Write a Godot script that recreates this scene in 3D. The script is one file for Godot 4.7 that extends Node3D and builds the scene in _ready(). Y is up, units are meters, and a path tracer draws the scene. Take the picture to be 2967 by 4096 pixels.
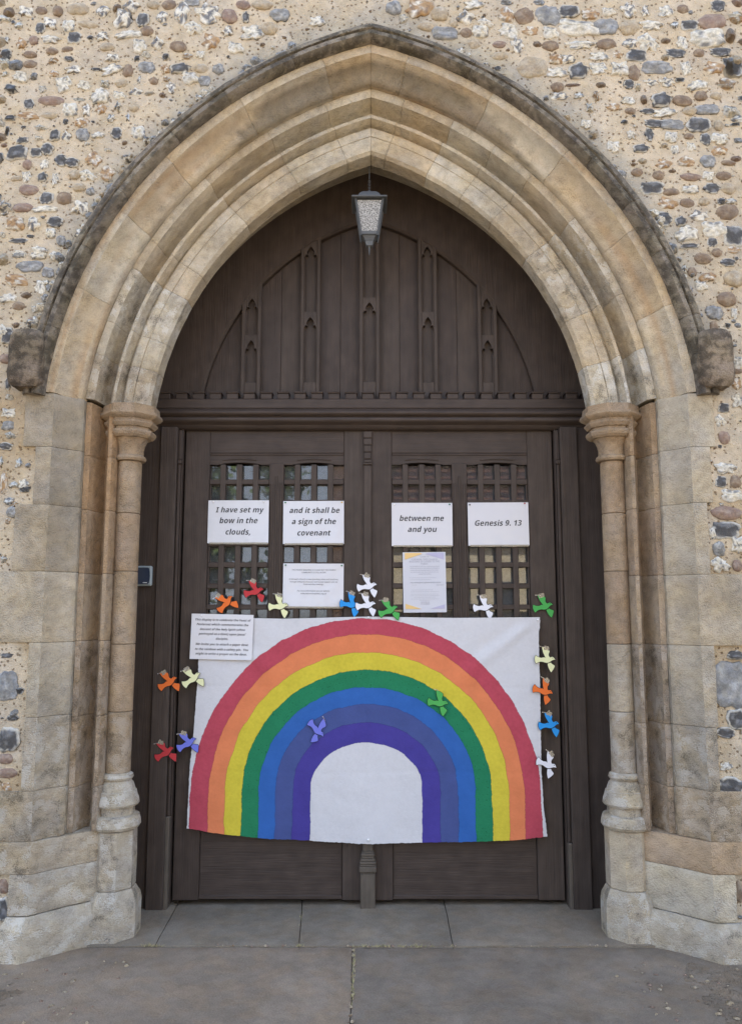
extends Node3D
# A church doorway: flint wall, pointed stone arch, dark oak doors hung with a painted rainbow cloth, texts and paper doves.

var rng := RandomNumberGenerator.new()
var noise := FastNoiseLite.new()
var fine := FastNoiseLite.new()
var M := {}
var taken := {}
var CEN := Vector2(0.475, 2.145)     # centre of the left arcs of the arch (the right arcs mirror it)

# ------------------------------------------------------------------ helpers
func numbered(called: String) -> String:
	var n: int = taken.get(called, 0)
	taken[called] = n + 1
	return called if n == 0 else "%s_%03d" % [called, n]

func thing(called: String, label: String, category: String, at := Vector3.ZERO, group := "", kind := "") -> Node3D:
	var o := Node3D.new()
	o.name = numbered(called)
	add_child(o)
	o.position = at
	if label: o.set_meta("label", label)
	if category: o.set_meta("category", category)
	if group: o.set_meta("group", group)
	if kind or label: o.set_meta("kind", kind if kind else "thing")
	return o

func put(mesh: Mesh, called: String, mat: Material, parent: Node, at := Vector3.ZERO) -> MeshInstance3D:
	var o := MeshInstance3D.new()
	o.name = called
	o.mesh = mesh
	o.material_override = mat
	parent.add_child(o, true)
	o.position = at
	return o

# Collects triangles; build() turns them outward and commits one mesh.
class Tris:
	var v := PackedVector3Array()
	var g := PackedInt32Array()
	var c := PackedColorArray()
	var color := Color(1, 1, 1)
	func tri(p: Vector3, q: Vector3, r: Vector3, group: int) -> void:
		v.append(p); v.append(q); v.append(r)
		g.append(group); g.append(group); g.append(group)
		c.append(color); c.append(color); c.append(color)
	func quad(p: Vector3, q: Vector3, r: Vector3, s: Vector3, group: int) -> void:
		tri(p, q, r, group); tri(p, r, s, group)
	func box(a: Vector3, b: Vector3, e := 0.0) -> void:      # a chamfered box
		var lo := Vector3(minf(a.x, b.x), minf(a.y, b.y), minf(a.z, b.z))
		var hi := Vector3(maxf(a.x, b.x), maxf(a.y, b.y), maxf(a.z, b.z))
		var first := v.size()
		var loops := []
		var ys := [lo.y, hi.y] if e <= 0.0 else [lo.y, lo.y + e, hi.y - e, hi.y]
		for k in ys.size():
			var d := e if (e > 0.0 and (k == 0 or k == 3)) else 0.0
			var x0 := lo.x + d; var x1 := hi.x - d; var z0 := lo.z + d; var z1 := hi.z - d
			if e > 0.0:
				loops.append([Vector3(x0 + e - d, ys[k], z0), Vector3(x1 - e + d, ys[k], z0), Vector3(x1, ys[k], z0 + e - d), Vector3(x1, ys[k], z1 - e + d), Vector3(x1 - e + d, ys[k], z1), Vector3(x0 + e - d, ys[k], z1), Vector3(x0, ys[k], z1 - e + d), Vector3(x0, ys[k], z0 + e - d)])
			else:
				loops.append([Vector3(x0, ys[k], z0), Vector3(x1, ys[k], z0), Vector3(x1, ys[k], z1), Vector3(x0, ys[k], z1)])
		var n: int = loops[0].size()
		for k in loops.size() - 1:
			for j in n:
				quad(loops[k][j], loops[k][(j + 1) % n], loops[k + 1][(j + 1) % n], loops[k + 1][j], -1)
		for j in range(1, n - 1):
			tri(loops[0][0], loops[0][j + 1], loops[0][j], -1)
			tri(loops[-1][0], loops[-1][j], loops[-1][j + 1], -1)
		outward(first)
	func outward(first: int) -> void:
		var vol := 0.0
		var o := v[first] if first < v.size() else Vector3.ZERO
		for i in range(first, v.size(), 3):
			vol += (v[i] - o).dot((v[i + 1] - o).cross(v[i + 2] - o))
		if vol > 0.0:
			for i in range(first, v.size(), 3):
				var t := v[i + 1]; v[i + 1] = v[i + 2]; v[i + 2] = t
				var u := c[i + 1]; c[i + 1] = c[i + 2]; c[i + 2] = u
	func mesh() -> ArrayMesh:
		var st := SurfaceTool.new()
		st.begin(Mesh.PRIMITIVE_TRIANGLES)
		for i in v.size():
			st.set_smooth_group(g[i])
			st.set_color(c[i])
			st.add_vertex(v[i])
		st.generate_normals()
		st.index()
		return st.commit()

func vary(col: Color, p: Vector3, amount := 0.12) -> Color:
	var k := 1.0 + amount * noise.get_noise_3dv(p * 7.0) + amount * 0.6 * fine.get_noise_3dv(p * 9.0)
	return Color(col.r * k, col.g * k, col.b * k)

func bumped(p: Vector3, out: Vector3, amp: float) -> Vector3:
	return p + out * amp * (noise.get_noise_3dv(p * 22.0) + 0.7 * fine.get_noise_3dv(p * 30.0))

# Subdivided closed profile: [points, group of each edge]
func split(pts: Array, step: float, closed := true) -> Array:
	var out: Array = []
	var groups: Array = []
	var n := pts.size()
	var grp := 1
	for j in n:
		var a: Vector2 = pts[j]; var b: Vector2 = pts[(j + 1) % n]; var before: Vector2 = pts[(j + n - 1) % n]
		if absf((a - before).angle_to(b - a)) > 0.62: grp += 1
		if not closed and j == n - 1:
			out.append(a); break
		var k := maxi(1, int(ceil(a.distance_to(b) / step)))
		for i in k:
			out.append(a.lerp(b, float(i) / k)); groups.append(grp)
	return [out, groups]

# Triangles of an outline, each running the way the outline runs.
func fans(pts: Array) -> Array:
	var idx := Geometry2D.triangulate_polygon(PackedVector2Array(pts))
	var area := 0.0
	for j in pts.size(): area += (pts[j] as Vector2).cross(pts[(j + 1) % pts.size()])
	var out := []
	for i in range(0, idx.size(), 3):
		var p: Vector2 = pts[idx[i]]; var q: Vector2 = pts[idx[i + 1]]; var r: Vector2 = pts[idx[i + 2]]
		if (q - p).cross(r - p) * area >= 0.0: out.append([idx[i], idx[i + 1], idx[i + 2]])
		else: out.append([idx[i], idx[i + 2], idx[i + 1]])
	return out

# Joins closed loops of points into one skin with ends. rows: group of each row of quads.
func skin(t: Tris, loops: Array, groups: Array, flat: Array, rows: Array = [], cols: Array = []) -> void:
	var first := t.v.size()
	var n: int = loops[0].size()
	for k in loops.size() - 1:
		var rg: int = (rows[k] if rows else 0) * 64
		for j in n:
			var j2 := (j + 1) % n
			var a: Vector3 = loops[k][j]; var b: Vector3 = loops[k][j2]; var c: Vector3 = loops[k + 1][j2]; var d: Vector3 = loops[k + 1][j]
			var gr: int = rg + (groups[j] if groups else 1)
			t.tri(a, b, c, gr); t.tri(a, c, d, gr)
			if cols:
				var i := t.c.size() - 6
				t.c[i] = cols[k][j]; t.c[i + 1] = cols[k][j2]; t.c[i + 2] = cols[k + 1][j2]
				t.c[i + 3] = cols[k][j]; t.c[i + 4] = cols[k + 1][j2]; t.c[i + 5] = cols[k + 1][j]
	for tr in fans(flat):
		for e in [0, loops.size() - 1]:
			var p: Vector3 = loops[e][tr[0]]; var q: Vector3 = loops[e][tr[1]]; var r: Vector3 = loops[e][tr[2]]
			if e == 0: t.tri(p, r, q, -1)
			else: t.tri(p, q, r, -1)
			if cols:
				var m := t.c.size() - 3
				t.c[m] = cols[e][0]; t.c[m + 1] = cols[e][0]; t.c[m + 2] = cols[e][0]
	t.outward(first)

# A vertical stone of the given plan (x, z), from y0 to y1. joint: how far its ends draw in.
func upright(plan: Array, y0: float, y1: float, col: Color, amp := 0.0014, top: Array = [], mirror := false, step := 0.03, tint := 0.12) -> Tris:
	var t := Tris.new()
	var sp := split(plan, step)
	var pts: Array = sp[0]
	var tops: Array = split(top, step)[0] if top else pts
	if top:   # same count needed
		tops = []
		var n0 := plan.size()
		for j in n0:
			var k := maxi(1, int(ceil((plan[j] as Vector2).distance_to(plan[(j + 1) % n0]) / step)))
			for i in k: tops.append((top[j] as Vector2).lerp(top[(j + 1) % n0], float(i) / k))
	var loops := []
	var cols := []
	var rows := maxi(2, int(ceil((y1 - y0) / 0.03)))
	var ys := [y0 + 0.0008, y0 + 0.004]
	for k in range(1, rows): ys.append(lerpf(y0, y1, float(k) / rows))
	ys.append(y1 - 0.004); ys.append(y1 - 0.0008)
	for k in ys.size():
		var f: float = (ys[k] - y0) / (y1 - y0)
		var loop := []
		var lc := []
		var inset := 0.0014 if (k == 0 or k == ys.size() - 1) else 0.0
		for j in pts.size():
			var p: Vector2 = (pts[j] as Vector2).lerp(tops[j], smoothstep(0.78, 1.0, f) if top else 0.0)
			var nb: Vector2 = pts[(j + 1) % pts.size()] - pts[(j + pts.size() - 1) % pts.size()]
			var out := Vector2(nb.y, -nb.x).normalized()
			var q := Vector3(p.x, ys[k], p.y)
			q -= Vector3(out.x, 0, out.y) * -inset
			q = bumped(q, Vector3(out.x, 0, out.y), amp)
			if mirror: q.x = -q.x
			loop.append(q)
			lc.append(vary(col, q, tint))
		loops.append(loop); cols.append(lc)
	skin(t, loops, sp[1], pts, [], cols)
	return t

# A voussoir: profile (radius, z) swept from angle a0 to a1 (degrees; a1 >= 90 means up to the apex).
func voussoir(prof: Array, a0: float, a1: float, col: Color, amp: float, mirror: bool, tint := 0.15, stained := false) -> Tris:
	var t := Tris.new()
	var sp := split(prof, 0.025)
	var pts: Array = sp[0]
	var loops := []
	var cols := []
	var far: float = a1 if a1 < 90.0 else 74.0
	var steps := maxi(3, int(ceil((far - a0) * 0.0174533 * 1.8 / 0.035)))
	var fr := [0.0, 0.004 / ((far - a0) * 0.0175 * 1.8)]
	for k in range(1, steps): fr.append(float(k) / steps)
	fr.append(1.0 - fr[1]); fr.append(1.0)
	for k in fr.size():
		var loop := []
		var lc := []
		var edge: bool = k == 0 or k == fr.size() - 1
		for j in pts.size():
			var p: Vector2 = pts[j]
			var top: float = a1 if a1 < 90.0 else rad_to_deg(acos(CEN.x / p.x)) - 0.005
			var gap := 0.0007 / p.x * 57.3
			var a := deg_to_rad(lerpf(a0 + gap, top - (gap if a1 < 90.0 else 0.0), fr[k]))
			var nb: Vector2 = pts[(j + 1) % pts.size()] - pts[(j + pts.size() - 1) % pts.size()]
			var out := Vector2(nb.y, -nb.x).normalized()
			var pp := p - out * (0.0012 if edge else 0.0)
			var dir := Vector3(-cos(a), sin(a), 0)
			var q := Vector3(CEN.x, CEN.y, pp.y) + dir * pp.x
			q = bumped(q, (dir * out.x + Vector3(0, 0, out.y)), amp)
			q.x = minf(q.x, -0.0005)
			if mirror: q.x = -q.x
			loop.append(q)
			var c := vary(col, q, tint)
			if stained:      # iron streaks drawn out along the ring, and a black crust patch with a ragged rim near the point
				var run := noise.get_noise_3d(a * 3.0 + (9.0 if mirror else 0.0), p.x * 60.0, 5.0)
				c = c.lerp(Color(0.47, 0.30, 0.16), 0.55 * smoothstep(0.0, 0.45, run))
				var rim := rad_to_deg(a) - 57.0 - (1.835 - p.x) * -90.0 + 9.0 * noise.get_noise_3dv(q * 9.0) + 4.0 * fine.get_noise_3dv(q * 20.0)
				if p.x < 1.85 and p.y > -0.11: c = c.lerp(Color(0.20, 0.17, 0.13), 0.72 * smoothstep(0.0, 2.2, rim))
			lc.append(c)
		loops.append(loop); cols.append(lc)
	skin(t, loops, sp[1], pts, [], cols)
	return t

func lathe(cx: float, cz: float, prof: Array, seg: int, turn := 0.0, col := Color(1, 1, 1), amp := 0.0, flat_sides := false) -> Tris:
	var t := Tris.new()
	var loops := []
	var rows := []
	var flat := []
	var cols := []
	var grp := 1
	for k in prof.size():
		var loop := []
		var lc := []
		for j in seg:
			var a := TAU * j / seg + turn
			var d := Vector3(cos(a), 0, sin(a))
			var p = Vector3(cx, prof[k].x, cz) + d * prof[k].y
			p = bumped(p, d, amp)
			loop.append(p); lc.append(vary(col, p))
			if k == 0: flat.append(Vector2(cos(a), sin(a)))
		loops.append(loop); cols.append(lc)
		if k > 0 and k < prof.size() - 1:
			rows.append(grp)
			if absf((prof[k] - prof[k - 1]).angle_to(prof[k + 1] - prof[k])) > 0.5: grp += 1
	rows.append(grp)
	var groups := []
	for j in seg: groups.append(j % 60 + 1 if flat_sides else 1)
	skin(t, loops, groups, flat, rows, cols)
	return t

# A flat outline (x, y) given a thickness from z0 to z1.
func plate(t: Tris, pts: Array, z0: float, z1: float) -> void:
	var a := []; var b := []; var g := []
	for p in pts:
		a.append(Vector3(p.x, p.y, z0)); b.append(Vector3(p.x, p.y, z1)); g.append(-1)
	var first := t.v.size()
	var n := pts.size()
	for j in n:
		t.quad(a[j], a[(j + 1) % n], b[(j + 1) % n], b[j], -1)
	for tr in fans(pts):
		t.tri(a[tr[0]], a[tr[2]], a[tr[1]], -1)
		t.tri(b[tr[0]], b[tr[1]], b[tr[2]], -1)
	t.outward(first)

func box_part(a: Vector3, b: Vector3, e: float, called: String, mat: Material, parent: Node) -> MeshInstance3D:
	var t := Tris.new()
	t.box(a, b, e)
	return put(t.mesh(), called, mat, parent)

# ------------------------------------------------------------------ textures
var LUT := PackedByteArray()
func to_byte(x: float) -> int:
	return LUT[clampi(int(x * 2047.0), 0, 2047)]

func nz(n: int, s: int, freq: float, oct := 4, type := FastNoiseLite.TYPE_SIMPLEX_SMOOTH, tall := 1) -> PackedByteArray:
	var f := FastNoiseLite.new()
	f.seed = s; f.frequency = freq; f.fractal_octaves = oct; f.noise_type = type
	if type == FastNoiseLite.TYPE_CELLULAR:
		f.cellular_return_type = FastNoiseLite.RETURN_DISTANCE
		f.fractal_type = FastNoiseLite.FRACTAL_NONE
	var im := f.get_seamless_image(n, n / tall)
	im.convert(Image.FORMAT_L8)
	if tall > 1: im.resize(n, n, Image.INTERPOLATE_CUBIC)
	return im.get_data()

func pic(n: int, data: PackedByteArray, format := Image.FORMAT_RGB8) -> ImageTexture:
	return ImageTexture.create_from_image(Image.create_from_data(n, n, false, format, data))

func mat(color: Color, rough: float, spec := 0.35) -> StandardMaterial3D:
	var m := StandardMaterial3D.new()
	m.albedo_color = color.linear_to_srgb()
	m.roughness = rough
	m.metallic_specular = spec
	return m

func tri_mat(tex: Texture2D, height: Texture2D, relief: float, per_m: Vector3, rough: float, vcol := true, offset := Vector3.ZERO) -> StandardMaterial3D:
	var m := mat(Color(1, 1, 1), rough)
	m.albedo_texture = tex
	m.uv1_triplanar = true
	m.uv1_world_triplanar = true
	m.uv1_triplanar_sharpness = 4.0
	m.uv1_scale = per_m
	m.uv1_offset = offset
	m.vertex_color_use_as_albedo = vcol
	if height:
		m.heightmap_enabled = true
		m.heightmap_texture = height
		m.heightmap_scale = relief
	return m

func textures() -> void:
	LUT.resize(2048)
	for i in 2048:
		var l := i / 2047.0
		LUT[i] = int(round(255.0 * (12.92 * l if l < 0.0031308 else 1.055 * pow(l, 1.0 / 2.4) - 0.055)))
	var n := 1024
	var low := nz(n, 11, 0.006, 4)
	var mid := nz(n, 12, 0.03, 4)
	var hi := nz(n, 13, 0.16, 3)
	var grain := nz(n, 14, 0.45, 2)
	var warm := nz(n, 15, 0.008, 3)
	var cell := nz(n, 16, 0.06, 1, FastNoiseLite.TYPE_CELLULAR)
	var crust := nz(n, 17, 0.012, 5)
	var spots := nz(n, 18, 0.05, 3)
	var beds := nz(n, 19, 0.02, 4, FastNoiseLite.TYPE_SIMPLEX_SMOOTH, 1)
	# plain sandstone, lichened sandstone, black-crusted sandstone, mortar, paving: one colour and one height picture each
	var stone := PackedByteArray(); stone.resize(n * n * 3)
	var lich := PackedByteArray(); lich.resize(n * n * 3)
	var dark := PackedByteArray(); dark.resize(n * n * 3)
	var mort := PackedByteArray(); mort.resize(n * n * 3)
	var flag := PackedByteArray(); flag.resize(n * n * 3)
	var hs := PackedByteArray(); hs.resize(n * n)
	var hm := PackedByteArray(); hm.resize(n * n)
	for i in n * n:
		var a := low[i] / 255.0; var b := mid[i] / 255.0; var c := hi[i] / 255.0; var d := grain[i] / 255.0
		var w := warm[i] / 255.0 - 0.5; var e := crust[i] / 255.0; var s := spots[i] / 255.0; var ce := cell[i] / 255.0
		var pit := clampf((c - 0.74) * 9.0, 0.0, 1.0) * clampf((b - 0.42) * 5.0, 0.0, 1.0)
		var v := 0.80 + 0.30 * (a - 0.5) + 0.36 * (b - 0.5) + 0.34 * (d - 0.5) + 0.30 * (c - 0.5)
		v *= 1.0 - 0.45 * pit
		var j := i * 3
		stone[j] = to_byte(v * (1.0 + 0.10 * w)); stone[j + 1] = to_byte(v); stone[j + 2] = to_byte(v * (0.97 - 0.22 * w))
		# lichen: pale grey crust with ragged edges, small dark spots
		var k := smoothstep(0.54, 0.66, e * 0.72 + c * 0.28)
		var sp := smoothstep(0.68, 0.74, s) * 0.8
		var k2 := maxf(k * (0.55 + 0.45 * d), smoothstep(0.70, 0.76, c * 0.6 + b * 0.4) * 0.8)
		var bl := smoothstep(0.62, 0.7, (1.0 - e) * 0.6 + c * 0.4)
		var lv := v * 0.80
		var lr := lerpf(lv * (1.0 + 0.10 * w), 0.84, k2); var lg := lerpf(lv, 0.91, k2); var lb := lerpf(lv * (0.98 - 0.24 * w), 1.02, k2)
		var dk := 1.0 - 0.5 * bl * (1.0 - k2)
		lich[j] = to_byte(lr * dk); lich[j + 1] = to_byte(lg * dk); lich[j + 2] = to_byte(lb * dk)
		# dark weathering crust: nearly black to buff where it has flaked
		var q := smoothstep(0.36, 0.66, a * 0.5 + b * 0.5)
		var r0 := lerpf(0.30, 0.78, q) * (0.7 + 0.6 * c)
		var fl := smoothstep(0.71, 0.77, c * 0.5 + s * 0.5)
		dark[j] = to_byte(lerpf(r0, 0.95, fl * 0.55)); dark[j + 1] = to_byte(lerpf(r0 * 0.97, 0.95, fl * 0.55)); dark[j + 2] = to_byte(lerpf(r0 * (0.92 - 0.2 * w), 0.9, fl * 0.55))
		# lime mortar: sandy with brown, black and white grit
		var m := 0.84 + 0.24 * (a - 0.5) + 0.24 * (b - 0.5) + 0.34 * (d - 0.5)
		var hole := 1.0 - smoothstep(0.13, 0.27, ce)
		var grit := hole * (1.0 if s > 0.56 else 0.0)
		var whit := hole * (1.0 if s < 0.36 else 0.0)
		mort[j] = to_byte(lerpf(lerpf(m * (1.0 + 0.06 * w), 0.30, grit * 0.85), 1.0, whit * 0.6))
		mort[j + 1] = to_byte(lerpf(lerpf(m, 0.25, grit * 0.85), 1.0, whit * 0.6))
		mort[j + 2] = to_byte(lerpf(lerpf(m * (1.0 - 0.16 * w), 0.20, grit * 0.85), 1.0, whit * 0.6))
		# paving: close-grained, blotched with brown dirt and pale specks
		var dirt := 0.3 + 0.5 * smoothstep(0.36, 0.72, e)
		var f := 0.78 + 0.16 * (a - 0.5) + 0.18 * (b - 0.5) + 0.40 * (d - 0.5) + 0.2 * (c - 0.5)
		var wh := smoothstep(0.71, 0.78, c * 0.55 + s * 0.45)
		flag[j] = to_byte(lerpf(f * lerpf(0.98, 1.08, dirt), 1.0, wh * 0.6)); flag[j + 1] = to_byte(lerpf(f * lerpf(0.98, 0.98, dirt), 1.0, wh * 0.6)); flag[j + 2] = to_byte(lerpf(f * lerpf(0.98, 0.86, dirt), 0.97, wh * 0.6))
		var flake := smoothstep(0.535, 0.55, e + 0.10 * (b - 0.5)) - 0.6 * smoothstep(0.64, 0.655, e + 0.16 * (c - 0.5))
		hs[i] = clampi(int(255.0 * (0.58 - 0.11 * flake + 0.35 * (c - 0.5) + 0.25 * (d - 0.5) + 0.3 * (b - 0.5) - 0.4 * pit)), 0, 255)
		hm[i] = clampi(int(255.0 * (0.5 + 0.3 * (c - 0.5) + 0.5 * (d - 0.5) + 0.3 * (b - 0.5) - 0.4 * grit + 0.25 * whit)), 0, 255)
	var T := {}
	T.stone = pic(n, stone); T.lich = pic(n, lich); T.dark = pic(n, dark); T.mort = pic(n, mort); T.flag = pic(n, flag)
	T.hs = pic(n, hs, Image.FORMAT_L8); T.hm = pic(n, hm, Image.FORMAT_L8)
	var p := Vector3(0.62, 0.62, 0.62)
	M.stone = tri_mat(T.stone, T.hs, 1.0, p, 0.92)
	M.stone_b = tri_mat(T.stone, T.hs, 1.1, p * 1.1, 0.92, true, Vector3(0.37, 0.61, 0.2))
	M.lichen = tri_mat(T.lich, T.hs, 1.1, p * 1.25, 0.95, true, Vector3(0.13, 0.4, 0.7))
	M.lichen.albedo_color = Color(1.18, 1.18, 1.18).linear_to_srgb()
	M.crust = tri_mat(T.dark, T.hs, 1.2, p * 1.1, 0.95)
	M.mortar = tri_mat(T.mort, T.hm, 0.9, p * 1.15, 0.97)
	M.flag = tri_mat(T.flag, T.hs, 0.5, p * 0.9, 0.93)
	M.flag.metallic_specular = 0.22
	M.earth = tri_mat(T.flag, T.hm, 1.6, p * 1.3, 0.97, true, Vector3(0.3, 0.1, 0.5))
	# oak: long grain, once upright and once level
	var wn := 512
	var g1 := nz(wn, 31, 0.035, 4, FastNoiseLite.TYPE_SIMPLEX_SMOOTH, 16)
	var g2 := nz(wn, 32, 0.12, 3, FastNoiseLite.TYPE_SIMPLEX_SMOOTH, 16)
	var g3 := nz(wn, 33, 0.01, 3)
	var up := PackedByteArray(); up.resize(wn * wn * 3)
	var across := PackedByteArray(); across.resize(wn * wn * 3)
	var uh := PackedByteArray(); uh.resize(wn * wn)
	var ah := PackedByteArray(); ah.resize(wn * wn)
	for y in wn:
		for x in wn:
			var i := y * wn + x
			var a := g1[i] / 255.0; var b := g2[i] / 255.0; var c := g3[i] / 255.0
			var line := smoothstep(0.66, 0.78, b)
			var worn := smoothstep(0.70, 0.84, a * 0.6 + b * 0.4)
			var v := 0.66 + 0.14 * (a - 0.5) + 0.12 * (b - 0.5) + 0.26 * (c - 0.5) + 0.22 * worn - 0.08 * line
			var r := to_byte(v * 1.02); var g := to_byte(v); var bl := to_byte(v * 0.97)
			var h := clampi(int(255.0 * (0.5 + 0.4 * (b - 0.5) + 0.4 * (a - 0.5))), 0, 255)
			up[i * 3] = r; up[i * 3 + 1] = g; up[i * 3 + 2] = bl; uh[i] = h
			var k := x * wn + y
			across[k * 3] = r; across[k * 3 + 1] = g; across[k * 3 + 2] = bl; ah[k] = h
	T.up = pic(wn, up); T.across = pic(wn, across); T.uh = pic(wn, uh, Image.FORMAT_L8); T.ah = pic(wn, ah, Image.FORMAT_L8)
	M.oak = tri_mat(T.up, T.uh, 0.25, Vector3(1.7, 1.3, 1.7), 0.55, false)
	M.oak.albedo_color = Color(0.082, 0.061, 0.051).linear_to_srgb()
	M.oak_b = tri_mat(T.up, T.uh, 0.25, Vector3(1.9, 1.1, 1.9), 0.6, false, Vector3(0.3, 0.7, 0.1))
	M.oak_b.albedo_color = Color(0.090, 0.069, 0.058).linear_to_srgb()
	M.oak_h = tri_mat(T.across, T.ah, 0.25, Vector3(1.3, 1.7, 1.7), 0.55, false)
	M.oak_h.albedo_color = Color(0.082, 0.061, 0.051).linear_to_srgb()
	M.oak_worn = tri_mat(T.up, T.uh, 0.35, Vector3(2.3, 1.5, 2.3), 0.75, false, Vector3(0.1, 0.2, 0.6))
	M.oak_worn.albedo_color = Color(0.155, 0.13, 0.105).linear_to_srgb()
	# flints: colour lives in the vertices, the picture adds speckle
	M.flint = tri_mat(T.stone, T.hs, 0.5, Vector3(2.3, 2.3, 2.3), 0.62)
	M.flint.metallic_specular = 0.5
	M.cloth_h = T.hm
	T_keep = T
var T_keep := {}

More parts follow.
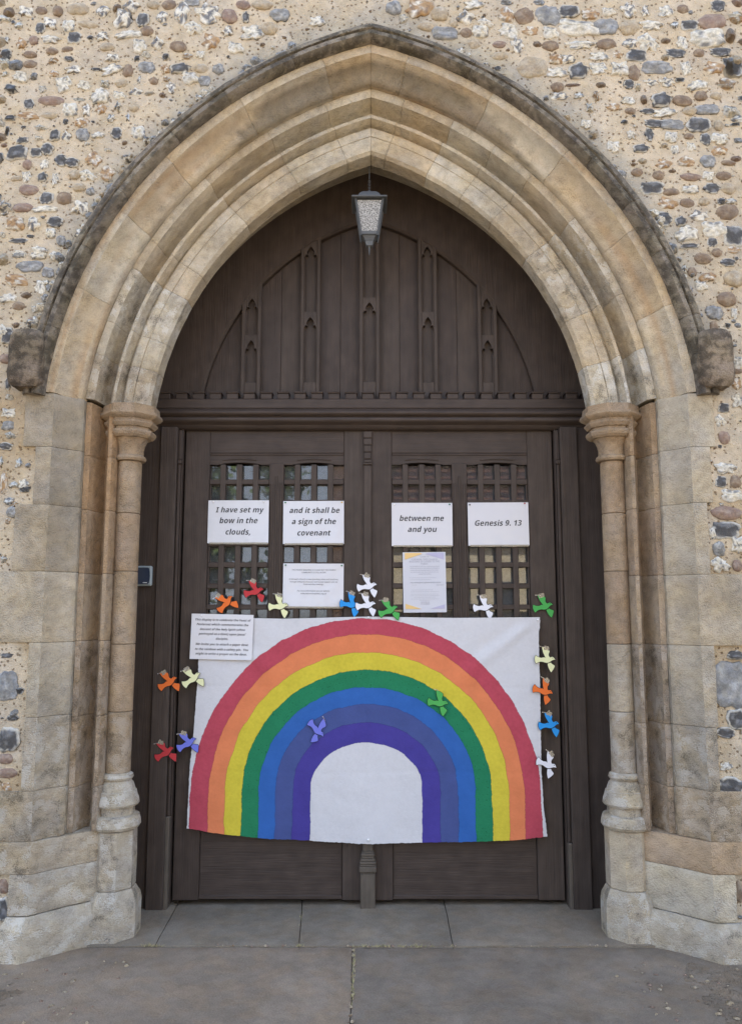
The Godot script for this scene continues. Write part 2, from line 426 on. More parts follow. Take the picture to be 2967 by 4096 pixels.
# ------------------------------------------------------------------ the flint wall
var FLINTS := {
	"B": [-1689,4156,48,47,0, -1539,4168,48,35,0, -1464,4166,43,44,0, -1188,4182,37,29,40, -943,4197,59,47,0, -1042,4063,53,44,0, -894,3984,69,48,0, -1580,3945,53,29,0, -1480,3961,53,32,0, -1407,3970,53,25,0, -1577,3896,53,34,0, -1122,3861,44,57,0, -1002,3810,34,34,0, -960,3739,26,23,0, -1388,3234,62,55,0, 442,4054,48,44,0, 715,4139,80,76,0, 1456,4174,48,41,0, 1672,4040,42,64,0, 770,3994,37,29,0, 833,3988,69,44,0, 1093,3997,79,46,0, 1369,4013,42,23,0, 1519,3950,48,35,0, 1215,3850,47,68,0, 858,3781,53,40,0, 1061,3790,40,25,0, 1255,3717,26,40,0, 1433,3713,79,45,0, 1518,3736,52,43,0, 1190,3662,42,28,0, 1452,3536,42,28,0, 1625,3407,62,22,0, 1208,3361,47,35,0, 1304,3346,47,39,0, 1369,3366,31,15,0, 1600,3344,62,35,0, 1358,3264,67,31,0, 1428,3212,57,38,0, 1606,3168,87,65,0, 1549,2977,41,34,0, -1533,2776,41,25,0, -1563,2725,54,37,0, 1484,2948,68,44,0, 1550,2973,37,33,0, 1433,2885,36,38,0, 1582,2758,73,59,0, 1518,2631,31,43,0, 1604,2429,46,26,0, 1570,1934,45,51,0, 1487,253,31,75,0],
	"M": [-1613,4162,59,47,0, -1251,4162,53,47,0, -1119,4191,64,47,0, -761,4150,96,76,0, -1498,4104,53,47,0, -1154,4133,74,81,0, -973,4133,48,47,0, -881,4154,59,93,0, -663,4063,37,46,0, -1692,4017,21,29,0, -1245,4034,53,41,0, -990,3999,48,52,0, -1199,3927,53,34,0, -1370,3867,69,34,0, -1065,3812,23,40,0, -921,3776,37,40,0, -1081,3753,52,34,0, -1303,3664,31,51,0, -1162,3683,23,45,0, -1191,3626,31,34,0, -1113,3628,19,34,0, -1390,3533,36,45,0, -1656,3187,57,49,0, -1312,3190,62,60,0, -1523,3111,46,54,0, 443,4131,69,58,0, 1203,4168,59,53,0, 1282,4162,32,53,0, 1415,4092,37,29,0, 679,3990,48,58,0, 1204,3999,64,40,0, 915,3922,63,34,0, 1290,3802,53,25,0, 1364,3804,58,34,0, 867,3736,73,32,0, 1481,3152,72,41,0, -1555,1849,37,26,0],
	"T": [-1369,4174,91,53,0, -1018,4197,53,35,0, -506,4197,85,41,0, -1317,4096,85,35,-10, -472,4075,64,58,0, -1227,3982,63,35,0, -785,3873,63,40,0, -1151,3798,53,34,0, -1018,3747,47,17,0, -1474,3640,73,28,0, -1089,3679,42,40,0, -1345,3350,47,35,0, -1608,3330,47,24,0, -1321,3287,52,35,0, 321,4150,69,64,0, 257,4089,74,41,0, 385,4104,32,44,0, 478,3996,53,46,0, 1202,4081,85,64,0, 594,3936,69,34,0, 1362,3927,32,29,0, 745,3878,116,91,0, 1586,3736,47,32,0, 1462,3662,58,36,0, 1592,3591,37,45,0, 1338,3491,26,22,0, 1236,3413,36,24,0, 1617,3281,62,44,0, 1506,3220,46,31,0, -1646,2944,38,46,0, 1619,2853,78,65,0],
	"G": [-837,4209,64,35,0, -426,4145,74,52,0, -1645,3892,58,40,0, -1038,3878,69,52,0, -706,3869,47,46,0, -1555,3833,26,34,0, -768,3810,47,43,0, -1318,3544,52,56,0, -1269,3267,36,33,0, -1391,3033,36,43,0, 106,4180,64,64,0, 347,4051,106,58,0, 631,4209,43,23,0, 786,4209,43,23,0, 825,4142,101,87,0, 1091,4084,96,64,0, 1318,3876,127,57,0, 1546,3668,94,43,0, 1380,3592,94,45,0, 1678,3516,31,22,0, 1532,3413,57,50,0, -1576,2964,49,23,0, -1525,2910,98,43,0, -1442,2881,49,40,0, -1579,2182,48,38,0, -1536,1804,47,42,0, -1519,1068,86,109,0, 1522,2696,67,54,0, 1621,2636,28,21,0, 1483,1645,45,50,0, 1494,1075,136,156,0],
	"P": [-660,4139,74,58,-50, -597,4197,59,41,0, -1568,4017,37,40,0, -1470,3711,105,43,0, -1674,3492,26,17,0, -1563,3397,36,44,0, -1548,3275,77,44,0, -1571,3190,82,38,0, 1591,4112,112,67,0, 595,3994,58,32,0, 932,3790,63,14,0, 1662,3427,42,22,0, 1450,3338,88,31,0, -1505,2650,27,42,0, -1608,2483,48,39,0, -1508,776,56,36,0, -1495,718,69,36,0, -1484,276,37,52,0, -1476,93,27,46,0, 1533,2129,43,52,0, 1524,1798,120,53,-8, 1558,1573,35,44,0],
	"K": [-585,4135,30,52,0, -1539,4077,42,46,0, -1063,4119,53,58,0, -1378,4028,53,52,0, -1304,4028,26,23,0, -1691,3945,48,46,0, -1399,3922,42,23,0, -1084,3924,26,23,0, -951,3932,30,29,0, -1270,3870,42,14,0, -885,3875,84,48,0, -1660,3773,53,40,-30, -1571,3694,47,45,0, -1654,3626,47,25,0, -1399,3609,23,25,0, -1591,3581,21,13,0, -1162,3552,47,50,0, -1445,3539,44,50,0, -1592,3516,52,25,0, -1663,3561,16,45,0, -1613,3452,88,67,0, -1525,3457,47,39,0, -1474,3472,47,56,0, -1411,3419,52,50,0, -1358,3407,57,44,0, -1492,3338,41,42,0, -1465,3234,57,49,0, -1421,3123,67,43,0, -1580,3033,77,19,0, -1530,3054,31,13,0, 923,4162,91,53,0, 1622,4191,59,53,0, 1484,4092,69,46,0, 1228,3936,90,52,0, 1413,3950,79,40,0, 1620,3957,85,40,0, 956,3861,84,74,0, 1673,3878,79,91,0, 1190,3795,47,40,0, 1427,3816,37,21,0, 1333,3717,84,68,0, 1270,3660,63,25,0, 1161,3606,26,22,0, 1297,3600,78,34,0, 1500,3591,99,62,0, 1667,3595,42,13,0, 1271,3546,36,56,0, 1527,3522,47,50,0, 1229,3477,68,39,0, 1272,3283,93,55,0, 1542,3283,67,44,0, 1583,3221,31,27,0, 1316,3136,67,60,0, 1393,3125,46,43,0, 1630,3054,77,86,0, 1531,3024,41,38,0, 1428,3006,77,24,0, -1606,2588,48,61,0, -1591,2373,21,55,0, -1582,2090,53,32,0, -1492,1904,42,26,0, -1524,1198,56,25,0, -1465,1051,35,25,0, -1486,940,48,20,0, -1529,940,13,7,0, -1497,852,82,85,0, -1482,189,49,81,0, 1597,2929,57,36,0, 1635,2948,16,16,0, 1578,2636,23,21,0, 1538,2261,46,36,0, 1507,1934,45,41,0, 1517,1725,105,65,0, 1526,1197,63,34,0, 1510,933,63,56,0, 1515,934,76,74,0, 1468,882,75,37,0, 1480,664,94,72,0],
	"W": [-1641,4092,32,29,0, -1409,4084,58,49,0, -823,4077,69,52,0, -551,4051,85,69,0, -250,4110,58,47,0, -1483,4019,79,37,0, -1129,4046,101,37,0, -1079,3988,53,58,0, -635,3979,63,46,0, -1699,3899,47,46,0, -1041,3942,37,29,0, -787,3942,37,35,0, -1196,3867,79,46,15, -1616,3833,58,46,0, -1690,3846,21,23,0, -1512,3768,32,28,0, -1416,3793,63,59,0, -1321,3789,53,40,0, -1230,3793,32,34,0, -842,3827,63,51,0, -1164,3739,47,34,0, -1248,3736,63,74,0, -1347,3717,58,17,0, -1381,3662,68,56,0, -1512,3578,42,22,0, -1520,3527,31,17,0, -1250,3542,47,28,0, -1063,3550,63,50,0, -1202,3469,29,13,0, -1293,3496,26,17,0, -1485,3397,31,44,0, -1286,3346,60,39,0, -1562,3338,36,39,0, -1432,3327,26,44,0, -1474,3183,93,31,0, -1439,3065,46,38,0, -1654,3060,26,22,0, -1480,2979,61,48,0, -1572,2970,51,27,0, 482,4197,75,41,0, 151,4127,32,33,0, 509,4057,74,52,0, 533,4104,53,35,0, 644,4063,74,70,0, 1104,4162,53,35,0, 1376,4159,59,58,0, 829,4054,64,52,0, 949,4081,165,67,0, 1314,4090,96,46,0, 1565,4023,159,75,0, 981,3991,122,40,0, 1285,4003,74,69,0, 1447,4002,44,58,0, 1058,3932,74,40,0, 860,3850,79,46,0, 1051,3873,69,43,0, 1146,3867,69,63,0, 1457,3873,42,51,0, 1231,3778,26,34,0, 1503,3789,74,46,0, 957,3736,37,28,0, 1186,3713,52,34,0, 1002,3674,26,40,0, 1349,3653,89,39,0, 1645,3660,63,45,0, 988,3595,42,39,0, 1192,3541,36,39,0, 1375,3530,52,50,0, 1595,3522,68,50,0, 1109,3483,52,50,0, 1384,3466,36,36,0, 1456,3485,36,36,0, 1533,3341,47,42,0, 1447,3275,72,31,0, 1629,3221,41,24,0, 1415,3065,82,70,0, 1534,3087,97,65,0, -1490,2967,54,40,0, -1614,2762,65,39,0, -1470,2813,41,57,0, -1489,2711,32,25,0, -1413,2961,44,31,0, -1626,2611,38,45,0, -1579,2310,32,22,0, -1583,2236,53,38,0, -1564,2139,40,22,0, -1522,2015,24,40,0, -1601,2021,16,43,0, -1540,1922,31,26,0, -1496,1925,37,37,0, -1555,1861,37,11,0, -1560,1598,26,26,0, 1466,2820,47,38,0, 1612,2690,23,48,0, 1606,2466,51,53,0, 1601,2292,41,57,0, 1520,2204,36,41,0, 1538,1992,86,46,0, 1546,1875,85,46,0, 1459,1708,30,42,0, 1563,1660,50,65,0, 1484,1578,59,49,0, 1463,745,44,30,0],
	"O": [-1625,4003,40,44,0, -747,4011,69,69,0, -1470,3911,37,29,0, -850,3936,44,25,0, -954,3869,37,34,0, -1464,3846,42,29,0, -942,3821,32,23,0, -1240,3674,42,45,0, -1578,3634,84,34,0, -1326,3603,57,39,0, -1260,3425,67,61,0, -1197,3355,62,55,0, -1600,3111,72,60,0, 221,4186,107,82,0, 635,4145,64,70,0, 1024,4150,75,47,0, 1704,4133,48,58,0, 740,4063,58,46,0, 857,3919,53,46,0, 1143,3942,42,29,0, 1584,3878,84,52,0, 1642,3798,74,46,0, 1035,3732,23,45,0, 1112,3683,47,34,0, 1586,3464,62,42,0, 1329,3402,62,39,0, 1438,3410,67,47,0, 1335,3212,77,49,0, 1626,2990,61,27,0, -1586,2844,92,48,0, -1585,1927,29,74,0, -1530,1838,21,21,0, -1555,1765,21,21,0, -1498,662,37,30,0, 1500,2861,62,38,0, 1601,2371,31,47,0],
}


func flint_mesh(type: String, s: int) -> ArrayMesh:
	var r := RandomNumberGenerator.new()
	r.seed = s * 977 + type.unicode_at(0)
	var f := FastNoiseLite.new()
	f.seed = s * 31 + type.unicode_at(0); f.frequency = 1.0; f.fractal_octaves = 3
	var knobbly: float = {"W": 0.55, "M": 0.6, "K": 0.30, "O": 0.45, "G": 0.24, "B": 0.16, "P": 0.14, "T": 0.2}[type]
	var seg := 22
	var rings := 7
	var broken: bool = type == "K" or (type in ["W", "M", "O", "G"] and s % 5 < 3)
	var planes := []
	for k in 4: planes.append(Vector3(r.randf_range(-0.8, 0.8), r.randf_range(-0.8, 0.8), r.randf_range(0.55, 0.95)))
	var loops := []
	var cols := []
	var square := r.randf_range(2.0, 3.4) if type in ["K", "W", "G"] else r.randf_range(1.9, 2.3)
	for k in rings:
		var loop := []
		var lc := []
		var rho := [1.0, 0.97, 0.86, 0.70, 0.50, 0.28, 0.06][k] as float
		for j in seg:
			var a := TAU * j / seg
			var d := Vector2(cos(a), sin(a))
			var edge := pow(pow(absf(d.x), square) + pow(absf(d.y), square), -1.0 / square)
			edge *= 1.0 + knobbly * f.get_noise_2d(d.x * 0.9 + 7.0, d.y * 0.9) + knobbly * (0.3 if type == "K" else 0.55) * f.get_noise_2d(d.x * 2.2, d.y * 2.2 + 3.0)
			var xy := d * edge * rho * 0.5
			var h := pow(maxf(0.0, 1.0 - rho * rho), 0.55)
			if k == 0: h = -0.25
			if broken and k > 1:
				for q in planes: h = minf(h, q.z - q.x * xy.x * 1.1 - q.y * xy.y * 1.1)
				h = maxf(h, 0.35)
			elif k > 0:
				h *= 1.0 + knobbly * 0.9 * f.get_noise_2d(xy.x * 4.0 + 20.0, xy.y * 4.0)
			loop.append(Vector3(xy.x, xy.y, h))
			var n1 := f.get_noise_2d(xy.x * 1.9 + 40.0, xy.y * 1.9)
			var n2 := f.get_noise_2d(xy.x * 4.5 + 60.0, xy.y * 4.5)
			var c := Color(0.3, 0.3, 0.3)
			var cortex := Color(0.80, 0.755, 0.67)
			var core := Color(0.075, 0.072, 0.072)
			match type:
				"W": c = cortex.lerp(Color(0.5, 0.46, 0.38), clampf(n2 * 2.0 + 0.2, 0.0, 1.0)) if n1 * 1.2 + n2 * 0.3 < 0.36 else (Color(0.24, 0.24, 0.245) if n2 > -0.1 else Color(0.42, 0.33, 0.2))
				"M": c = cortex if n1 * 1.3 + n2 * 0.5 < 0.08 else (Color(0.2, 0.2, 0.21) if n2 > -0.15 else Color(0.36, 0.27, 0.16))
				"K": c = cortex.lerp(core, 0.3) if rho > 0.85 and f.get_noise_2d(d.x * 1.3 + 80.0, d.y * 1.3) + n2 * 0.4 > -0.1 else core.lerp(Color(0.27, 0.27, 0.28), clampf(n1 * 1.5, 0.0, 0.7))
				"G": c = Color(0.27, 0.265, 0.26).lerp(Color(0.48, 0.48, 0.48), clampf(n1 * 2.0 + 0.15, 0.0, 0.9)).lerp(Color(0.13, 0.13, 0.14), clampf(n2 * 1.6, 0.0, 0.7))
				"B": c = Color(0.24, 0.165, 0.11).lerp(Color(0.36, 0.28, 0.2), clampf(n1 * 1.6 + 0.2, 0.0, 1.0))
				"P": c = Color(0.29, 0.195, 0.15).lerp(Color(0.40, 0.31, 0.25), clampf(n1 * 1.6 + 0.2, 0.0, 1.0))
				"T": c = Color(0.45, 0.36, 0.25).lerp(Color(0.55, 0.47, 0.36), clampf(n1 * 1.6 + 0.3, 0.0, 1.0))
				"O": c = Color(0.46, 0.29, 0.14).lerp(cortex, clampf(n1 * 3.0 + 0.2, 0.0, 1.0)).lerp(Color(0.2, 0.13, 0.09), clampf(n2 * 2.0, 0.0, 0.8))
			lc.append(c)
		loops.append(loop); cols.append(lc)
	var t := Tris.new()
	var flat := []
	for j in seg: flat.append(Vector2(cos(TAU * j / seg), sin(TAU * j / seg)))
	var rows := []
	for k in rings - 1: rows.append(1)
	skin(t, loops, [], flat, rows, cols)
	if broken:
		for i in t.g.size(): t.g[i] = -1 if t.v[i].z > 0.3 else 5
	return t.mesh()

func arch_radius(p: Vector2) -> float:      # distance from the arc centre of the side that p is on
	return Vector2(-absf(p.x), p.y).distance_to(CEN)

func flint_wall() -> void:
	var wall := thing("church_wall", "flint and mortar church wall around the pointed stone doorway", "wall")
	# the mortar: a finely uneven face that stops behind the stone of the doorway
	var step := 0.0125
	var x0 := -2.0; var y0 := -0.1
	var nx := int(4.0 / step); var ny := int(4.5 / step)
	var v := PackedVector3Array(); var c := PackedColorArray(); var ind := PackedInt32Array()
	v.resize((nx + 1) * (ny + 1)); c.resize(v.size())
	var base := Color(0.60, 0.505, 0.375)
	for j in ny + 1:
		for i in nx + 1:
			var p := Vector3(x0 + i * step, y0 + j * step, 0)
			p.z = 0.006 * noise.get_noise_3dv(p * 9.0) + 0.0035 * fine.get_noise_3dv(p * 14.0) + 0.0018 * fine.get_noise_3dv(p * 60.0)
			v[j * (nx + 1) + i] = p
			var grey := clampf(0.35 + 1.3 * noise.get_noise_3dv(p * 2.2 + Vector3(9, 0, 0)), 0.0, 1.0)
			# weathered render beside the hood mould and low down is greyer, with ragged edges
			var near := smoothstep(0.16, 0.02, arch_radius(Vector2(p.x, p.y)) - 1.985 + 0.06 * noise.get_noise_3dv(p * 12.0)) if p.y > 2.3 else 0.0
			var col := base.lerp(Color(0.47, 0.40, 0.30), grey * 0.4).lerp(Color(0.40, 0.37, 0.31), near * 0.8)
			if p.y < 2.35: col = col.lerp(Color(0.46, 0.36, 0.235), smoothstep(-0.1, 0.2, noise.get_noise_3dv(p * 4.0)))
			c[j * (nx + 1) + i] = col
	for j in ny:
		for i in nx:
			var m := Vector2(x0 + (i + 0.5) * step, y0 + (j + 0.5) * step)
			if m.y < 2.2:
				if absf(m.x) < 1.40: continue
			elif arch_radius(m) < 1.94: continue
			var a := j * (nx + 1) + i
			ind.append_array([a, a + nx + 1, a + 1, a + 1, a + nx + 1, a + nx + 2])
	var nrm := PackedVector3Array(); nrm.resize(v.size())
	for j in ny + 1:
		for i in nx + 1:
			var l := v[j * (nx + 1) + maxi(i - 1, 0)]; var r := v[j * (nx + 1) + mini(i + 1, nx)]
			var d := v[maxi(j - 1, 0) * (nx + 1) + i]; var u := v[mini(j + 1, ny) * (nx + 1) + i]
			nrm[j * (nx + 1) + i] = (r - l).cross(u - d).normalized()
	var arr := []; arr.resize(Mesh.ARRAY_MAX)
	arr[Mesh.ARRAY_VERTEX] = v; arr[Mesh.ARRAY_NORMAL] = nrm; arr[Mesh.ARRAY_COLOR] = c; arr[Mesh.ARRAY_INDEX] = ind
	var am := ArrayMesh.new(); am.add_surface_from_arrays(Mesh.PRIMITIVE_TRIANGLES, arr)
	put(am, "mortar", M.mortar, wall)
	# the body of the church behind and around it (gives the wall its thickness and its shade)
	var t := Tris.new(); t.color = base
	t.box(Vector3(-9, -0.3, -1.0), Vector3(-1.98, 6.0, -0.012)); t.box(Vector3(1.98, -0.3, -1.0), Vector3(9, 6.0, -0.012))
	t.box(Vector3(-1.98, 4.3, -1.0), Vector3(1.98, 6.0, -0.012))
	t.box(Vector3(-1.98, -0.3, -0.9), Vector3(-1.46, 4.3, -0.012)); t.box(Vector3(1.46, -0.3, -0.9), Vector3(1.98, 4.3, -0.012))
	t.box(Vector3(-1.46, 3.99, -0.9), Vector3(1.46, 4.3, -0.35))
	put(t.mesh(), "wall_core", M.mortar, wall)
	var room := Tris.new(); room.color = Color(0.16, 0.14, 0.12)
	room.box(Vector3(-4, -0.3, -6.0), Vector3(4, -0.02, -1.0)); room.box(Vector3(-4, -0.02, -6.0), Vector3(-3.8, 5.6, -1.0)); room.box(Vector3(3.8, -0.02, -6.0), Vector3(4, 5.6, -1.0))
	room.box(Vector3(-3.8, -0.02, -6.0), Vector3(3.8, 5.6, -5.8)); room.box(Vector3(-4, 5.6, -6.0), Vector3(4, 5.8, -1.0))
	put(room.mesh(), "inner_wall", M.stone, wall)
	# flints: those read from the wall, the largest 300 as parts
	var kinds := {}
	for type in FLINTS:
		kinds[type] = []
		for k in 10: kinds[type].append(flint_mesh(type, k + 1))
	var all := []
	for type in FLINTS:
		var a: Array = FLINTS[type]
		for i in range(0, a.size(), 5):
			all.append([type, a[i] * 0.001, a[i + 1] * 0.001, a[i + 2] * 0.001, a[i + 3] * 0.001, float(a[i + 4])])
	# the wall goes on past the frame: coursed flints of the same kinds
	rng.seed = 77
	var mix := ["W", "M", "K", "K", "G", "B", "P", "T", "O", "W"]
	var beyond := []
	for side in [-1, 1]:
		for row in 44:
			for q in 9:
				beyond.append([mix[rng.randi() % mix.size()], side * (1.72 + q * 0.125 + rng.randf_range(-0.03, 0.03)), 0.12 + row * 0.1 + rng.randf_range(-0.015, 0.015), rng.randf_range(0.045, 0.10), rng.randf_range(0.03, 0.06), rng.randf_range(-15, 15)])
	for row in 8:
		for q in 42:
			beyond.append([mix[rng.randi() % mix.size()], -2.8 + q * 0.135 + rng.randf_range(-0.03, 0.03), 4.42 + row * 0.1 + rng.randf_range(-0.015, 0.015), rng.randf_range(0.045, 0.10), rng.randf_range(0.03, 0.06), rng.randf_range(-15, 15)])
	var order := range(all.size())
	var seen := func(f): return f[3] * f[4] * (0.01 if absf(f[1]) > 1.64 else 1.0)
	order.sort_custom(func(p, q): return seen.call(all[p]) > seen.call(all[q]))
	var rest := SurfaceTool.new()
	rest.begin(Mesh.PRIMITIVE_TRIANGLES)
	rng.seed = 5
	for k in order.size():
		var f: Array = all[order[k]]
		var m: ArrayMesh = kinds[f[0]][rng.randi() % 10]
		var w: float = f[3] * 1.17; var h: float = f[4] * 1.17
		var b := Basis(Vector3(0, 0, 1), deg_to_rad(f[5] + rng.randf_range(-6, 6)))
		var flip := -1.0 if rng.randf() < 0.5 and false else 1.0
		b = b * Basis.from_scale(Vector3(w * flip, h, minf(0.017, 0.20 * minf(w, h) + 0.004)))
		var xf := Transform3D(b, Vector3(f[1], f[2], 0.0))
		if k < 300:
			var o := put(m, "flint", M.flint, wall)
			o.transform = xf
		else:
			rest.append_from(m, 0, xf)
	for f in beyond:
		rest.append_from(kinds[f[0]][rng.randi() % 10], 0, Transform3D(Basis(Vector3(0, 0, 1), deg_to_rad(f[5])) * Basis.from_scale(Vector3(f[3], f[4], 0.02)), Vector3(f[1], f[2], -0.004)))
	# small chips pressed into the mortar between the big flints
	var chips := [flint_mesh("W", 11), flint_mesh("K", 12), flint_mesh("B", 13), flint_mesh("O", 14), flint_mesh("G", 15)]
	var put_n := 0
	for k in 1500:
		var p := Vector2(rng.randf_range(-1.7, 1.7), rng.randf_range(0.05, 4.25))
		if (p.y < 2.35 and absf(p.x) < 1.44) or (p.y >= 2.3 and arch_radius(p) < 2.0): continue
		var clear := true
		for f in all:
			if absf(f[1] - p.x) < f[3] * 0.6 + 0.006 and absf(f[2] - p.y) < f[4] * 0.6 + 0.006:
				clear = false; break
		if not clear: continue
		var s := rng.randf_range(0.005, 0.014) if rng.randf() < 0.86 else rng.randf_range(0.014, 0.026)
		rest.append_from(chips[rng.randi() % 5], 0, Transform3D(Basis(Vector3(0, 0, 1), rng.randf_range(-0.6, 0.6)) * Basis.from_scale(Vector3(s * rng.randf_range(0.9, 1.7), s, 0.4 * s)), Vector3(p.x, p.y, 0.001)))
		put_n += 1
	# rough lumps packed against the outer edge of the hood mould
	for k in 120:
		var left := rng.randf() < 0.62
		var a := deg_to_rad(rng.randf_range(6, 66))
		var rr := 1.985 + absf(rng.randfn(0.0, 0.022)) + 0.006
		var p := Vector3(CEN.x - cos(a) * rr, CEN.y + sin(a) * rr, 0.002)
		if not left: p.x = -p.x
		if p.y < 2.62: continue
		var s := rng.randf_range(0.014, 0.042)
		rest.append_from(kinds[["G", "W", "T", "M", "G"][rng.randi() % 5]][rng.randi() % 6], 0, Transform3D(Basis(Vector3(0, 0, 1), rng.randf_range(-1.5, 1.5)) * Basis.from_scale(Vector3(s * rng.randf_range(1.0, 1.5), s, 0.5 * s)), p))
	var o2 := put(rest.commit(), "small_flints", M.flint, wall)
	o2.set_meta("kind", "stuff")

# ------------------------------------------------------------------ the stone doorway
const BUFF := Color(0.53, 0.435, 0.315)
const PALE := Color(0.56, 0.495, 0.395)
const GREY := Color(0.43, 0.365, 0.28)
const RUST := Color(0.46, 0.285, 0.145)
const TAN := Color(0.47, 0.365, 0.25)
const BROWN := Color(0.42, 0.30, 0.205)
const SOOT := Color(0.225, 0.20, 0.165)

func archway() -> void:
	var arch := thing("stone_doorway", "pointed moulded stone arch on shafted jambs framing the dark doors", "archway")
	# mortar bed behind the joints
	var bed := Tris.new(); bed.color = Color(0.36, 0.30, 0.23)
	for mirror in [false, true]:
		for ring in [[1.995, 1.908, -0.02, 0.03], [1.90, 1.79, -0.135, -0.088], [1.765, 1.525, -0.295, -0.246]]:
			var pts := [Vector2(ring[0], ring[2]), Vector2(ring[0], ring[3]), Vector2(ring[1], ring[3]), Vector2(ring[1], ring[2])]
			var loops := []
			for k in 25:
				var loop := []
				for p in pts:
					var a := lerpf(0.0, acos(CEN.x / p.x) - 0.001, k / 24.0)
					var q := Vector3(CEN.x - cos(a) * p.x, CEN.y + 0.06 + sin(a) * p.x - 0.06, p.y)
					if q.y < 2.34: q.y = 2.34
					if mirror: q.x = -q.x
					loop.append(q)
				loops.append(loop)
			skin(bed, loops, [1, 2, 3, 4], pts)
	put(bed.mesh(), "joint_mortar", M.mortar, arch)
	# inner soffit between the arch and the timber: a plain ring of stone
	var soff := Tris.new(); soff.color = GREY
	for mirror in [false, true]:
		var pts := [Vector2(1.90, -0.90), Vector2(1.90, -0.305), Vector2(1.63, -0.305), Vector2(1.63, -0.90)]
		var loops := []
		for k in 31:
			var loop := []
			for p in pts:
				var a := lerpf(0.0, acos(CEN.x / p.x) - 0.0005, k / 30.0)
				var q := Vector3(CEN.x - cos(a) * p.x, CEN.y + sin(a) * p.x, p.y)
				if mirror: q.x = -q.x
				loop.append(q)
			loops.append(loop)
		skin(soff, loops, [1, 2, 3, 4], pts)
		var s := -1.0 if not mirror else 1.0
		soff.box(Vector3(s * 1.166, -0.05, -0.9), Vector3(s * 1.46, 2.145, -0.305))
	put(soff.mesh(), "soffit", M.stone, arch)
	var hood := [Vector2(2.006, -0.02), Vector2(2.006, 0.008), Vector2(1.985, 0.040), Vector2(1.966, 0.055), Vector2(1.957, 0.056), Vector2(1.951, 0.045), Vector2(1.943, 0.058), Vector2(1.922, 0.062), Vector2(1.909, 0.05), Vector2(1.902, 0.03), Vector2(1.902, -0.02)]
	var outer := [Vector2(1.912, 0.012), Vector2(1.862, 0.013), Vector2(1.852, -0.008), Vector2(1.842, -0.030), Vector2(1.828, -0.050), Vector2(1.812, -0.064), Vector2(1.798, -0.070), Vector2(1.790, -0.074), Vector2(1.782, -0.082), Vector2(1.776, -0.092), Vector2(1.776, -0.14), Vector2(1.912, -0.14)]
	var inner := [Vector2(1.774, -0.115), Vector2(1.739, -0.124), Vector2(1.730, -0.165), Vector2(1.720, -0.215), Vector2(1.706, -0.238), Vector2(1.691, -0.232), Vector2(1.683, -0.200), Vector2(1.678, -0.165), Vector2(1.667, -0.145), Vector2(1.654, -0.15), Vector2(1.645, -0.175), Vector2(1.640, -0.206), Vector2(1.632, -0.208), Vector2(1.628, -0.190), Vector2(1.590, -0.192), Vector2(1.588, -0.196), Vector2(1.584, -0.192), Vector2(1.522, -0.197), Vector2(1.508, -0.212), Vector2(1.505, -0.295), Vector2(1.774, -0.30)]
	var hood_at := [[5, 14.1, 25.7, 34.6, 45.1, 54.0, 64.4, 90], [5, 15.5, 24.9, 32.5, 40.4, 51.5, 61.1, 72.0, 90]]
	var outer_at := [[5.6, 20.5, 32.6, 42.4, 55.5, 68.4, 90], [5.6, 18.0, 29.5, 43.8, 57.0, 70.0, 90]]
	var inner_at := [[6.2, 13.1, 18.4, 27.3, 32.4, 45.1, 57.1, 67.0, 90], [6.2, 14.0, 22.9, 36.6, 46.0, 53.2, 60.7, 69.0, 90]]
	rng.seed = 21
	for side in 2:
		var m := side == 1
		for k in hood_at[side].size() - 1:
			var col := SOOT.lerp(GREY, 0.22 * rng.randf())
			put(voussoir(hood, hood_at[side][k], hood_at[side][k + 1], col, 0.0030, m, 0.3).mesh(), "hood_stone", M.crust, arch)
		for k in outer_at[side].size() - 1:
			var col: Color = [BUFF, TAN.lerp(BUFF, 0.6), PALE.lerp(BUFF, 0.5), BUFF, TAN.lerp(PALE, 0.5), PALE][(k * 5 + side * 2) % 6]
			put(voussoir(outer, outer_at[side][k], outer_at[side][k + 1], col, 0.0013, m, 0.16, true).mesh(), "voussoir", M.stone if k % 2 else M.stone_b, arch)
		for k in inner_at[side].size() - 1:
			var col: Color = [GREY.lerp(BUFF, 0.5), PALE, BUFF.lerp(PALE, 0.5), PALE.lerp(GREY, 0.3), BUFF][(k * 3 + side) % 5]
			put(voussoir(inner, inner_at[side][k], inner_at[side][k + 1], col, 0.0022, m, 0.16).mesh(), "voussoir", M.lichen if (k in [0, 2]) else M.stone_b, arch)
		# carved stop at the foot of the hood mould, worn to a lump
		var st := Tris.new()
		var loops := []
		var cols := []
		var flat := []
		var c := Vector3(-1.487, 2.463, 0.03)
		for k in 15:
			var v := -1.0 + 2.0 * k / 14.0
			var loop := []; var lc := []
			var rr := pow(1.0 - pow(absf(v), 5.0), 0.2) if absf(v) < 1.0 else 0.55
			rr = maxf(rr, 0.72)
			for j in 32:
				var a := TAU * j / 32.0
				var e := pow(pow(absf(cos(a)), 5.0) + pow(absf(sin(a)), 5.0), -0.2)
				var p := c + Vector3(cos(a) * e * 0.074 * rr, v * 0.126, sin(a) * e * 0.075 * rr)
				p = bumped(p, (p - c).normalized(), 0.007)
				if m: p.x = -p.x
				loop.append(p); lc.append(vary(SOOT.lerp(BROWN, 0.25), p, 0.35))
				if k == 0: flat.append(Vector2(cos(a), sin(a)))
			loops.append(loop); cols.append(lc)
		skin(st, loops, [], flat, [], cols)
		put(st.mesh(), "label_stop", M.crust, arch)
